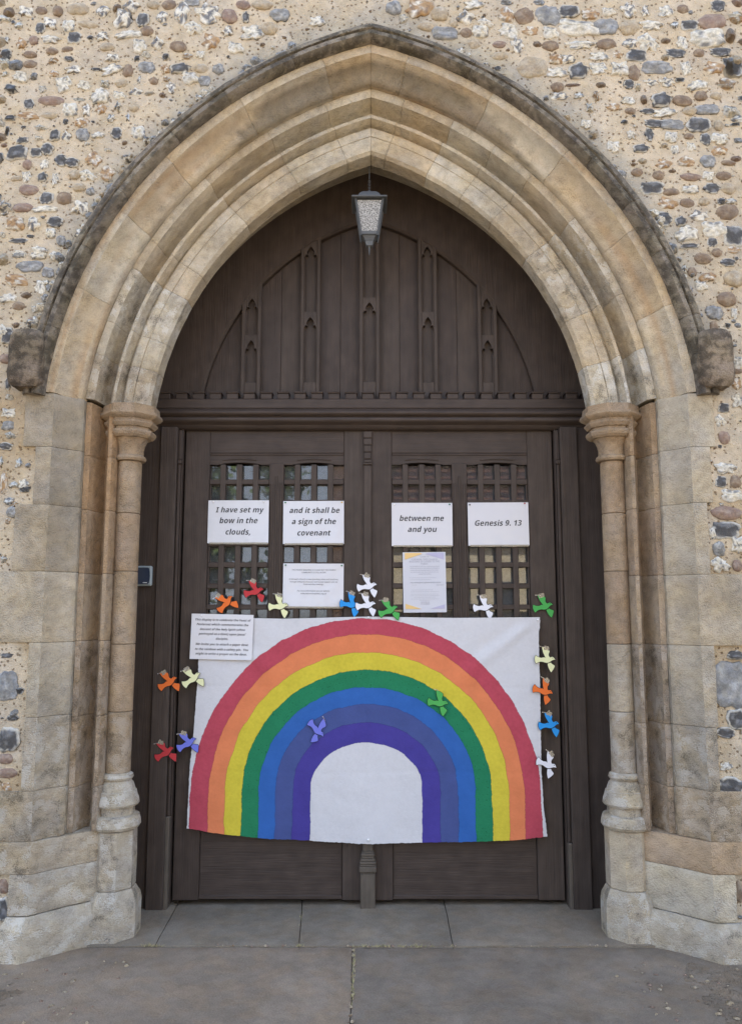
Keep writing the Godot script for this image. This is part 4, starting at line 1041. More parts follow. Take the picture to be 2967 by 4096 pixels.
func paper(called: String, label: String, cx: float, cy: float, z: float, w: float, h: float, turn: float, lines: Array, pins: Array, slant: float, font: Font, group: String, tone: Color, gloss := true) -> Node3D:
	var o := thing(called, label, "notice", Vector3(cx, cy, z), group)
	o.rotation.z = deg_to_rad(turn)
	var wave := func(x: float, y: float) -> float:
		var p := Vector3(x + cx, y + cy, 1.7)
		return 0.0016 * noise.get_noise_3dv(p * 8.0) + 0.0006 * fine.get_noise_3dv(p * 16.0) + (0.00030 * fine.get_noise_3dv(p * 34.0) + 0.00022 * noise.get_noise_3dv(Vector3(p.x * 40.0, p.y * 130.0, 3.0))) * float(gloss) + 0.0022 * pow(absf(y / h * 2.0), 2.0) * (0.5 + noise.get_noise_3dv(p * 4.0)) * float(gloss)
	var t := Tris.new()
	var loops := []; var flat := []
	var nx := 64; var ny := 46
	for i in nx + 1:
		var loop := []
		var x := lerpf(-w / 2, w / 2, float(i) / nx)
		for j in ny + 1:
			var y := lerpf(-h / 2, h / 2, float(j) / ny)
			loop.append(Vector3(x, y, wave.call(x, y)))
		for j in ny + 1:
			var y := lerpf(h / 2, -h / 2, float(j) / ny)
			loop.append(Vector3(x, y, wave.call(x, y) - 0.0006))
		loops.append(loop)
	for j in ny + 1: flat.append(Vector2(j, 1))
	for j in ny + 1: flat.append(Vector2(ny - j, 0))
	var g := []
	for j in 2 * ny + 2: g.append(1 if j < ny else (2 if j == ny else (3 if j < 2 * ny + 1 else 4)))
	skin(t, loops, g, flat)
	put(t.mesh(), "sheet", M.laminate if gloss else M.paper, o)
	var st := SurfaceTool.new(); st.begin(Mesh.PRIMITIVE_TRIANGLES)
	var any := false
	for l in lines:          # [text, width fraction, centre fraction, baseline fraction]
		var r: Array = letters(l[0], l[1] * w, slant, font)
		var bx: float = (l[2] - 0.5) * w; var by: float = (0.5 - l[3]) * h
		for p in r[0]:
			var q := Vector3(p.x + bx, p.y + by, 0)
			q.z = wave.call(q.x, q.y) + 0.0007
			st.set_normal(Vector3(0, 0, 1)); st.add_vertex(q); any = true
	if gloss and pins.size() > 1:      # clear tape along the foot of the sheet
		var tp := Tris.new()
		var pts := [Vector2(-w * 0.47, -h / 2 + 0.004)]
		for k in 13: pts.append(Vector2(lerpf(-w * 0.47, w * 0.49, k / 12.0), -h / 2 - 0.0055 + 0.002 * fine.get_noise_2d(k * 3.1, cx * 9.0)))
		pts.append(Vector2(w * 0.49, -h / 2 + 0.004))
		plate(tp, pts, 0.003, 0.0034)
		put(tp.mesh(), "tape", M.tape, o)
	if any:
		var ink := mat(tone, 0.5)
		put(st.commit(), "lettering", ink, o)
	for p in pins:
		var s := SphereMesh.new(); s.radius = 0.0045; s.height = 0.008; s.radial_segments = 12; s.rings = 6
		put(s, "drawing_pin", M["pin_" + p[2]], o, Vector3(p[0] * w / 2, p[1] * h / 2, 0.004))
	return o

func notices() -> void:
	bold = SystemFont.new(); bold.font_names = PackedStringArray(["Droid Sans"]); bold.font_weight = 700
	plain_font = SystemFont.new(); plain_font.font_names = PackedStringArray(["Droid Sans"])
	var ink := Color(0.035, 0.035, 0.04)
	var g := "laminated verse sheets on the doors"
	var zs := -0.5535
	paper("verse_sheet", "laminated sheet reading I have set my bow in the clouds", -0.6618, 1.8259, zs, 0.3035, 0.2155, 0.0, [["I have set my", 0.78, 0.515, 0.283], ["bow in the", 0.62, 0.50, 0.535], ["clouds,", 0.41, 0.495, 0.80]], [[-0.83, 0.94, "white"], [0.83, 0.94, "white"]], 0.2, bold, g, ink)
	paper("verse_sheet", "laminated sheet reading and it shall be a sign of the covenant", -0.2863, 1.8224, zs, 0.3035, 0.2155, 0.2, [["and it shall be", 0.82, 0.51, 0.28], ["a sign of the", 0.72, 0.5, 0.54], ["covenant", 0.54, 0.50, 0.805]], [[-0.93, 0.93, "green"], [0.93, 0.93, "yellow"]], 0.2, bold, g, ink)
	paper("verse_sheet", "laminated sheet reading between me and you", 0.2545, 1.8125, zs, 0.3035, 0.2165, 0.0, [["between me", 0.72, 0.49, 0.42], ["and you", 0.465, 0.495, 0.675]], [[-0.91, 0.93, "white"], [0.91, 0.93, "green"]], 0.2, bold, g, ink)
	paper("verse_sheet", "laminated sheet reading Genesis 9. 13", 0.6350, 1.8145, zs, 0.3035, 0.2165, 0.3, [["Genesis 9. 13", 0.765, 0.49, 0.54]], [[-0.93, 0.90, "dark"], [0.88, 0.95, "red"]], 0.2, bold, g, ink)
	paper("closure_notice", "white laminated notice that the church building is closed, below the covenant sheet", -0.2848, 1.5094, zs, 0.300, 0.2151, -0.3, [
		["THE CHURCH BUILDING IS CLOSED BUT THE CHURCH", 0.72, 0.505, 0.163], ["COMMUNITY IS STILL ACTIVE", 0.40, 0.505, 0.222], ["St Michael's Church is now operating online and by phone,", 0.81, 0.505, 0.376], ["through networks of prayer and mutual support and via", 0.78, 0.505, 0.436], ["Zoom worship meetings.", 0.335, 0.505, 0.492], ["For more information see our website", 0.53, 0.505, 0.643], ["www.saintmichaelweb.org.uk", 0.425, 0.505, 0.705]], [[-0.92, 0.92, "green"], [0.93, 0.91, "green"]], 0.0, plain_font, "", ink)
	paper("display_notice", "white notice about the Feast of Pentecost display, overlapping the banner corner", -0.7235, 1.2587, -0.5145, 0.301, 0.2175, -1.3, [
		["This display is to celebrate the Feast of", 0.895, 0.505, 0.150], ["Pentecost which commemorates the", 0.83, 0.505, 0.253], ["descent of the Holy Spirit (often", 0.725, 0.505, 0.360], ["portrayed as a dove) upon Jesus'", 0.75, 0.505, 0.462], ["disciples.", 0.2, 0.505, 0.565], ["We invite you to attach a paper dove", 0.845, 0.505, 0.690], ["to the rainbow with a safety pin.  You", 0.855, 0.505, 0.800], ["might to write a prayer on the dove.", 0.825, 0.505, 0.900]], [[-0.68, 0.93, "white"]], 0.2, bold, "", ink)
	var pale_ink := Color(0.30, 0.30, 0.36)
	var cv := paper("covid_poster", "portrait printed poster headed Covid-19 with yellow and lilac corners", 0.2643, 1.5249, -0.551, 0.2121, 0.2970, 0.6, [
		["Covid-19", 0.19, 0.505, 0.088], ["FOR NOW, THIS CHURCH", 0.60, 0.505, 0.135], ["BUILDING IS CLOSED TO THE", 0.70, 0.505, 0.170], ["PUBLIC", 0.17, 0.505, 0.208],
		["THE WORSHIP OF GOD can continue in our hearts", 0.70, 0.505, 0.245], ["and homes. Ministers will continue to maintain a", 0.68, 0.505, 0.277], ["praying and worshipping presence from theirs.", 0.66, 0.505, 0.309], ["Our care for each other also continues, for now,", 0.66, 0.505, 0.341], ["outside this building.", 0.29, 0.505, 0.373],
		["DIOCESE OF", 0.20, 0.505, 0.842], ["ST ALBANS", 0.21, 0.505, 0.872]], [], 0.0, plain_font, "", pale_ink, false)
	# handwriting across the poster and grey blocks of small print
	var st := SurfaceTool.new(); st.begin(Mesh.PRIMITIVE_TRIANGLES)
	for l in [["churchofengland.org/more/media-centre/", 0.71, 0.52, 0.515], ["church-online", 0.17, 0.86, 0.555]]:
		var r: Array = letters(l[0], l[1] * 0.2121, 0.35, plain_font)
		for p in r[0]:
			st.set_normal(Vector3(0, 0, 1)); st.add_vertex(Vector3(p.x + (l[2] - 0.5) * 0.2121, p.y + (0.5 - l[3]) * 0.297, 0.0024))
	# small print too faint to read: broken grey strokes, line by line
	rng.seed = 15
	for l in [[0.62, 0.46, 0.428], [0.50, 0.41, 0.461], [0.12, 0.26, 0.548], [0.5, 0.45, 0.63], [0.66, 0.5, 0.66], [0.64, 0.5, 0.70], [0.68, 0.5, 0.725], [0.5, 0.5, 0.75], [0.66, 0.5, 0.78], [0.24, 0.5, 0.803]]:
		var x: float = (l[1] - 0.5 - l[0] / 2.0) * 0.2121
		var stop: float = x + l[0] * 0.2121
		var y: float = (0.5 - l[2]) * 0.297
		while x < stop:
			var n := minf(rng.randf_range(0.003, 0.011), stop - x)
			for q in [Vector2(0, 0), Vector2(0, 1), Vector2(1, 1), Vector2(0, 0), Vector2(1, 1), Vector2(1, 0)]:
				st.set_normal(Vector3(0, 0, 1)); st.add_vertex(Vector3(x + q.x * n, y + q.y * 0.0007, 0.0024))
			x += n + 0.0016
	put(st.commit(), "handwriting", mat(Color(0.2, 0.2, 0.24), 0.6), cv)
	var W := 0.2121; var H := 0.297
	for q in [[M.print_yellow, [Vector2(0.05, 0.01), Vector2(0.41, 0.012), Vector2(0.46, 0.028), Vector2(0.05, 0.122)]], [M.print_lilac, [Vector2(0.60, 0.012), Vector2(0.96, 0.012), Vector2(0.96, 0.128), Vector2(0.53, 0.032)]], [M.print_yellow, [Vector2(0.05, 0.855), Vector2(0.42, 0.94), Vector2(0.05, 0.94)]], [M.print_lilac, [Vector2(0.62, 0.94), Vector2(0.96, 0.87), Vector2(0.96, 0.94)]]]:
		var t := Tris.new(); var pts := []
		for p in q[1]: pts.append(Vector2((p.x - 0.5) * W, (0.5 - p.y) * H))
		plate(t, pts, 0.0012, 0.0021)
		put(t.mesh(), "printed_corner", q[0], cv)

# ------------------------------------------------------------------ paper doves
const DOVES := [
	["orange", -0.715, 1.420, -0.549, 36, "orange paper dove with folded wing taped above the Pentecost notice"],
	["red", -0.576, 1.479, -0.549, 1.5, "red paper dove taped to the lattice below the bow in the clouds sheet"],
	["cream", -0.454, 1.408, -0.547, -9, "cream paper dove just left of the church closed notice"],
	["blue", -0.103, 1.417, -0.538, -18, "blue paper dove partly behind a white one at the middle of the doors"],
	["white", -0.019, 1.505, -0.534, -3, "topmost white paper dove at the middle of the doors"],
	["white", -0.025, 1.413, -0.531, -4, "lower white paper dove overlapping the blue one at the middle"],
	["green", 0.085, 1.386, -0.515, 9, "green paper dove on the top edge of the banner below the poster"],
	["white", 0.552, 1.402, -0.549, -9, "white paper dove on the right-hand lattice just above the banner"],
	["green", 0.846, 1.406, -0.549, 0, "green paper dove on the right stile above the banner corner"],
	["cream", 0.841, 1.152, -0.512, -13, "cream paper dove on the right edge of the banner"],
	["orange", 0.826, 1.003, -0.512, -28, "orange paper dove on the right edge of the banner"],
	["blue", 0.850, 0.844, -0.512, -6, "blue paper dove on the right edge of the banner"],
	["white", 0.834, 0.662, -0.512, -32, "white paper dove at the bottom of the right-hand row, diving"],
	["orange", -0.973, 1.042, -0.500, 17, "orange paper dove on the left door post"],
	["cream", -0.862, 1.058, -0.512, 23, "cream paper dove on the left edge of the banner"],
	["violet", -0.877, 0.756, -0.512, 16, "violet paper dove on the left edge of the banner"],
	["red", -0.978, 0.715, -0.500, 18, "red paper dove on the left door post, lowest on that side"],
	["violet", -0.260, 0.823, -0.516, -60, "violet paper dove diving, pinned on the indigo band of the rainbow"],
	["green", 0.322, 0.947, -0.514, -18, "light green paper dove pinned on the green band of the rainbow"]]

func doves() -> void:
	var body := []; var wing := []
	var k := 0.000165
	for p in [[255, 335], [290, 352], [330, 366], [380, 374], [430, 372], [470, 352], [505, 336], [548, 346], [500, 280], [462, 228], [436, 186], [412, 130], [385, 55], [430, 60], [500, 70], [560, 85], [600, 103], [622, 130], [622, 165], [614, 205], [618, 240], [634, 272], [652, 293], [672, 301], [696, 293], [718, 276], [742, 271], [770, 278], [795, 298], [838, 331], [795, 343], [765, 358], [738, 384], [710, 415], [680, 444], [645, 466], [600, 480], [550, 480], [490, 474], [430, 484], [375, 512], [310, 566], [280, 530], [258, 486], [243, 435], [243, 385]]:
		body.append(Vector2((p[0] - 548.0) * k, (385.0 - p[1]) * k))
	for p in [[640, 490], [665, 480], [700, 460], [722, 441], [745, 462], [775, 478], [815, 490], [850, 505], [858, 530], [845, 580], [826, 640], [790, 716], [750, 682], [710, 635], [680, 590], [655, 540]]:
		wing.append(Vector2((p[0] - 548.0) * k, (385.0 - p[1]) * k))
	var edge_b: Array = Array(Geometry2D.offset_polygon(PackedVector2Array(body), 0.0017, Geometry2D.JOIN_ROUND)[0])
	var edge_w: Array = Array(Geometry2D.offset_polygon(PackedVector2Array(wing), 0.0017, Geometry2D.JOIN_ROUND)[0])
	var te := Tris.new(); plate(te, edge_b, 0.0, 0.0004); var m_edge := te.mesh()
	var tw0 := Tris.new(); plate(tw0, edge_w, -0.0003, 0.0001); var m_edge2 := tw0.mesh()
	var tb := Tris.new(); plate(tb, body, 0.0003, 0.0007); var m_body := tb.mesh()
	var tw := Tris.new(); plate(tw, wing, 0.0, 0.0004); var m_wing := tw.mesh()
	var ey := CylinderMesh.new(); ey.top_radius = 0.0019; ey.bottom_radius = 0.0019; ey.height = 0.0008; ey.radial_segments = 10; ey.rings = 1
	rng.seed = 9
	for d in DOVES:
		var o := thing("paper_dove", d[5], "paper dove", Vector3(d[1], d[2], d[3]), "paper doves around the rainbow")
		o.rotation.z = deg_to_rad(d[4])
		# a light curl: the card leans off the door a little
		o.rotation.x = deg_to_rad(rng.randf_range(-2.0, 1.0)); o.rotation.y = deg_to_rad(rng.randf_range(-2.5, 2.5))
		put(m_edge, "outline", M.black_card, o); put(m_edge2, "outline", M.black_card, o)
		put(m_body, "body", M["dove_" + d[0]], o); put(m_wing, "wing", M["dove_" + d[0]], o)
		var e := put(ey, "eye", M.black_card, o, Vector3(0.0335, 0.0135, 0.0013)); e.rotation.x = PI / 2
		# clear sticky tape over the raised wing, and a safety pin
		var tp := Tris.new()
		var a := rng.randf_range(-0.5, 0.3)
		var pts := []
		for q in [[-0.013, -0.004], [-0.004, -0.0055], [0.006, -0.004], [0.014, -0.005], [0.013, 0.012], [0.008, 0.016], [0.001, 0.0135], [-0.006, 0.017], [-0.012, 0.0135]]:
			pts.append(Vector2(q[0] + rng.randf_range(-0.002, 0.002), q[1] + rng.randf_range(-0.002, 0.002)).rotated(a) + Vector2(-0.006, 0.048))
		plate(tp, pts, 0.0014, 0.0017)
		if not (d[0] == "violet" and d[4] < -50) and not (d[0] == "green" and d[4] == -18): put(tp.mesh(), "tape", M.tape, o)
		var pin := Tris.new()
		pin.box(Vector3(-0.036, 0.0532, 0.0014), Vector3(-0.012, 0.0540, 0.0024)); pin.box(Vector3(-0.036, 0.0558, 0.0014), Vector3(-0.02, 0.0564, 0.0024)); pin.box(Vector3(-0.0375, 0.0528, 0.0013), Vector3(-0.0345, 0.0568, 0.0028), 0.0006)
		put(pin.mesh(), "safety_pin", M.steel, o)

# ------------------------------------------------------------------ lantern and entry panel
func lantern() -> void:
	var z := -0.30
	var o := thing("hanging_lantern", "small black hanging lantern with rippled glass under the arch point", "lantern", Vector3(-0.008, 3.118, z))
	o.scale = Vector3(0.91, 0.91, 0.91)
	var cap := []
	for p in [[0.272, 0.131], [0.276, 0.134], [0.280, 0.131], [0.288, 0.097], [0.298, 0.085], [0.315, 0.073], [0.330, 0.055], [0.338, 0.038], [0.342, 0.014], [0.352, 0.010], [0.356, 0.005]]: cap.append(Vector2(p[0], p[1]))
	var tc := lathe(0, 0, cap, 4, PI / 4.0, Color(1, 1, 1), 0.0, true)
	var c := put(tc.mesh(), "cap", M.iron, o)
	# tapering four-sided body: corner bars, panes, sill
	for k in 4:
		var a := TAU * k / 4.0 + PI / 4.0; var b := TAU * (k + 1) / 4.0 + PI / 4.0
		var top := 0.274; var low := 0.102; var rt := 0.104; var rb := 0.063
		var bar := Tris.new()
		var d := Vector3(cos(a), 0, sin(a)); var s := Vector3(-sin(a), 0, cos(a)) * 0.0048
		var l0 := []; var l1 := []
		for q in [[-1, 1.0], [1, 1.0], [1, 0.86], [-1, 0.86]]:
			l0.append(d * (rb + 0.002) * (1.0 if q[1] == 1.0 else 0.90) + s * q[0] + Vector3(0, low - 0.022, 0)); l1.append(d * (rt + 0.002) * (1.0 if q[1] == 1.0 else 0.93) + s * q[0] + Vector3(0, top, 0))
		skin(bar, [l0, l1], [1, 2, 3, 4], [Vector2(-1, 1), Vector2(1, 1), Vector2(1, 0), Vector2(-1, 0)])
		put(bar.mesh(), "corner_bar", M.iron, o)
		var pane := Tris.new()
		var da := Vector3(cos(a), 0, sin(a)); var db := Vector3(cos(b), 0, sin(b))
		var f := 0.96
		pane.quad(da * rb * f + Vector3(0, low, 0), db * rb * f + Vector3(0, low, 0), db * rt * f + Vector3(0, top - 0.01, 0), da * rt * f + Vector3(0, top - 0.01, 0), 1)
		pane.quad(da * rb * (f - 0.05) + Vector3(0, low, 0), da * rt * (f - 0.04) + Vector3(0, top - 0.01, 0), db * rt * (f - 0.04) + Vector3(0, top - 0.01, 0), db * rb * (f - 0.05) + Vector3(0, low, 0), 1)
		put(pane.mesh(), "pane", M.ripple, o)
	var sill := lathe(0, 0, [Vector2(0.036, 0.022), Vector2(0.060, 0.030), Vector2(0.064, 0.036), Vector2(0.068, 0.034), Vector2(0.084, 0.048), Vector2(0.088, 0.060), Vector2(0.104, 0.064)], 4, PI / 4.0, Color(1, 1, 1), 0.0, true)
	put(sill.mesh(), "base", M.iron, o)
	put(lathe(0, 0, [Vector2(-0.012, 0.0012), Vector2(0.006, 0.003), Vector2(0.018, 0.004), Vector2(0.022, 0.007), Vector2(0.028, 0.005), Vector2(0.036, 0.010)], 12).mesh(), "finial", M.iron, o)
	put(lathe(0, 0, [Vector2(0.13, 0.010), Vector2(0.145, 0.016), Vector2(0.17, 0.020), Vector2(0.195, 0.018), Vector2(0.215, 0.011), Vector2(0.27, 0.011)], 16).mesh(), "bulb", M.bulb, o)
	# chain up to the stone
	for k in 7:
		var tor := TorusMesh.new(); tor.inner_radius = 0.0042; tor.outer_radius = 0.0066; tor.rings = 12; tor.ring_segments = 6
		var l := put(tor, "chain_link", M.iron, o, Vector3(0, 0.362 + k * 0.0095, 0))
		l.rotation = Vector3(PI / 2, 0, 0) if k % 2 else Vector3(PI / 2, PI / 2, 0)
		l.scale = Vector3(1, 1, 1)
	put(lathe(0, 0, [Vector2(0.424, 0.0022), Vector2(0.48, 0.0022), Vector2(0.52, 0.0022)], 8).mesh(), "hook", M.iron, o)

func entry_panel() -> void:
	var o := thing("entry_panel", "small grey entry reader with black face on the left door post", "entry panel", Vector3(-1.118, 1.5535, -0.524))
	var t := Tris.new(); t.box(Vector3(-0.056, -0.049, 0.0), Vector3(0.048, 0.049, 0.024), 0.006)
	put(t.mesh(), "housing", M.housing, o)
	var pts := []
	for p in [[-0.050, -0.040], [0.030, -0.040], [0.036, -0.036], [0.039, -0.02], [0.040, 0.0], [0.039, 0.02], [0.036, 0.036], [0.030, 0.040], [-0.050, 0.040]]: pts.append(Vector2(p[0], p[1]))
	var f := Tris.new(); plate(f, pts, 0.0235, 0.0285)
	put(f.mesh(), "face", M.reader, o)
	var mk := Tris.new()
	for k in 5: mk.box(Vector3(0.008 + k * 0.0042, -0.0345, 0.0283), Vector3(0.0112 + k * 0.0042, -0.0315, 0.0289))
	put(mk.mesh(), "maker_mark", M.pin_white, o)

# ------------------------------------------------------------------ ground
func slab(x: Array, z: Array, y: float, col: Color, parent: Node, called: String, m: Material) -> void:
	# x: left/right at the back and front: [xl_back, xr_back, xl_front, xr_front]; z: [back, front]
	var nx := maxi(24, int((x[1] - x[0]) / 0.03)); var nz_ := maxi(4, int((z[1] - z[0]) / 0.03))
	var t := Tris.new()
	var loops := []; var cols := []; var flat := []
	for j in nz_ + 1:
		var f := float(j) / nz_
		var xl := lerpf(x[0], x[2], f) + 0.0018; var xr := lerpf(x[1], x[3], f) - 0.0018
		var zz := lerpf(z[0] + 0.0018, z[1] - 0.0018, f)
		var loop := []; var lc := []
		for i in nx + 1:
			var s := float(i) / nx
			var p := Vector3(lerpf(xl, xr, s), y, zz)
			var rim := minf(minf(s, 1.0 - s) * (xr - xl), minf(f, 1.0 - f) * (z[1] - z[0]))
			p.y += 0.0030 * noise.get_noise_3dv(p * 6.0) + 0.0012 * fine.get_noise_3dv(p * 16.0) - 0.0035 * (1.0 - smoothstep(0.0, 0.018, rim))
			p.x += 0.004 * noise.get_noise_3dv(Vector3(p.x * 0.1, 3, p.z * 9.0)) * float(i == 0 or i == nx)
			loop.append(p); lc.append(vary(col, p, 0.2))
		for i in nx + 1:
			var s := 1.0 - float(i) / nx
			loop.append(Vector3(lerpf(xl, xr, s), y - 0.07, zz)); lc.append(col)
		loops.append(loop); cols.append(lc)
	for i in nx + 1: flat.append(Vector2(i, 1))
	for i in nx + 1: flat.append(Vector2(nx - i, 0))
	var g := []
	for i in 2 * nx + 2: g.append(1 if i < nx else (2 if i == nx else (3 if i < 2 * nx + 1 else 4)))
	skin(t, loops, g, flat, [], cols)
	put(t.mesh(), called, m, parent)

func ground() -> void:
	var g := thing("ground", "", "", Vector3.ZERO, "", "structure")
	var grey := Color(0.30, 0.248, 0.195)
	var blue := Color(0.262, 0.236, 0.195)
	# threshold stones under the doors and the flagstones in front of them
	for s in [[[-1.18, -0.925, -1.18, -0.895]], [[-0.925, -0.335, -0.895, -0.298]], [[-0.335, 0.352, -0.298, 0.341]], [[0.352, 1.18, 0.341, 1.18]]]:
		slab(s[0], [-0.75, -0.118], 0.006, blue.lerp(grey, rng.randf() * 0.5), g, "threshold_stone", M.flag)
	slab([-2.3, -0.078, -2.3, -0.058], [-0.118, 1.25], 0.0, grey, g, "paving_slab", M.flag)
	slab([-0.078, 2.3, -0.058, 2.3], [-0.118, 1.25], -0.002, grey.lerp(Color(0.2, 0.18, 0.155), 0.5), g, "paving_slab", M.flag)
	for k in 3:
		slab([-1.1 + k * 0.72, -0.38 + k * 0.72, -1.1 + k * 0.72, -0.38 + k * 0.72], [1.25, 2.3], 0.0, grey, g, "paving_slab", M.flag)
	# uneven trodden ground with grit round the slabs
	var st := SurfaceTool.new(); st.begin(Mesh.PRIMITIVE_TRIANGLES)
	var step := 0.02
	var nx := 220; var nz_ := 150
	for j in nz_ + 1:
		for i in nx + 1:
			var p := Vector3(-2.2 + i * step, -0.016, -0.6 + j * step)
			var rough := 1.0
			p.y += 0.010 * noise.get_noise_3dv(p * 5.0) + 0.006 * fine.get_noise_3dv(p * 12.0) + 0.003 * fine.get_noise_3dv(p * 45.0)
			if absf(p.x) > 1.0: p.y += 0.012 * smoothstep(1.0, 1.3, absf(p.x))
			st.set_color(vary(Color(0.27, 0.225, 0.175), p, 0.25)); st.add_vertex(p)
	for j in nz_:
		for i in nx:
			var a := j * (nx + 1) + i
			for q in [a, a + 1, a + nx + 1, a + 1, a + nx + 2, a + nx + 1]: st.add_index(q)
	st.generate_normals()
	put(st.commit(), "trodden_ground", M.earth, g)
	var far := Tris.new(); far.color = Color(0.42, 0.365, 0.29)
	far.box(Vector3(-80, -0.3, -60), Vector3(80, -0.05, 80))
	put(far.mesh(), "yard", M.earth, g)
	# grit and small stones lying along the foot of the wall
	var grit := SurfaceTool.new(); grit.begin(Mesh.PRIMITIVE_TRIANGLES)
	var pebs := [flint_mesh("T", 21), flint_mesh("T", 22), flint_mesh("B", 23), flint_mesh("P", 24)]
	rng.seed = 41
	for k in 260:
		var side := -1.0 if rng.randf() < 0.5 else 1.0
		var p := Vector3(side * rng.randf_range(0.95, 1.7), 0.0, rng.randf_range(-0.05, 0.55))
		if rng.randf() < 0.22: p = Vector3(rng.randf_range(-1.0, 1.0), 0.002, -0.118 + rng.randfn(0.0, 0.006))
		elif rng.randf() < 0.15: p = Vector3(lerpf(-0.078, -0.058, 0.3) + rng.randfn(0, 0.004), 0.0, rng.randf_range(-0.1, 0.6))
		elif p.z < 0.06 and absf(p.x) > 1.1: continue
		var s := 0.0025 + 0.009 * pow(rng.randf(), 2.5)
		grit.append_from(pebs[rng.randi() % 4], 0, Transform3D(Basis(Vector3(1, 0, 0), -PI / 2) * Basis(Vector3(0, 0, 1), rng.randf() * TAU) * Basis.from_scale(Vector3(s * 1.4, s, s * 0.5)), p))
	for k in 70:      # pale flakes and crumbs of stone fallen from the jambs
		var side := 1.0 if rng.randf() < 0.62 else -1.0
		var p := Vector3(side * rng.randf_range(0.92, 1.62), 0.001, rng.randf_range(0.02, 0.50))
		if p.z < 0.12 and absf(p.x) > 1.12: continue
		var s := rng.randf_range(0.006, 0.018)
		grit.append_from(pebs[[0, 1, 3][rng.randi() % 3]], 0, Transform3D(Basis(Vector3(1, 0, 0), -PI / 2) * Basis(Vector3(0, 0, 1), rng.randf() * TAU) * Basis.from_scale(Vector3(s * 1.6, s, s * 0.25)), p))
	var gm := put(grit.commit(), "grit", M.flint, g); gm.set_meta("kind", "stuff")
	# dry moss and dead stalks in the joints
	var ms := SurfaceTool.new(); ms.begin(Mesh.PRIMITIVE_TRIANGLES)
	for c in [[-0.91, -0.12, 60, 0.02], [-0.30, -0.12, 22, 0.012], [0.02, -0.115, 60, 0.05], [0.20, -0.115, 40, 0.05], [-0.068, 0.05, 50, 0.08], [-0.066, 0.25, 40, 0.08], [-0.317, -0.4, 18, 0.05]]:
		for k in c[2]:
			var p := Vector3(c[0] + rng.randfn(0, c[3] if c[1] < -0.05 and c[1] > -0.2 else 0.003), 0.0, c[1] + rng.randfn(0, 0.003 if c[1] < -0.05 and c[1] > -0.2 else c[3]))
			var tip := p + Vector3(rng.randfn(0, 0.008), rng.randf_range(0.004, 0.014), rng.randfn(0, 0.006))
			var w := Vector3(0.0016, 0, 0.0006)
			for q in [p - w, tip, p + w]:
				ms.set_color(Color(0.36, 0.30, 0.16) if k % 3 else Color(0.2, 0.19, 0.08)); ms.set_normal(Vector3(0, 0.7, 0.7)); ms.add_vertex(q)
	var mm := mat(Color(1, 1, 1), 0.95); mm.vertex_color_use_as_albedo = true
	var mo := put(ms.commit(), "dry_moss", mm, g); mo.set_meta("kind", "stuff")

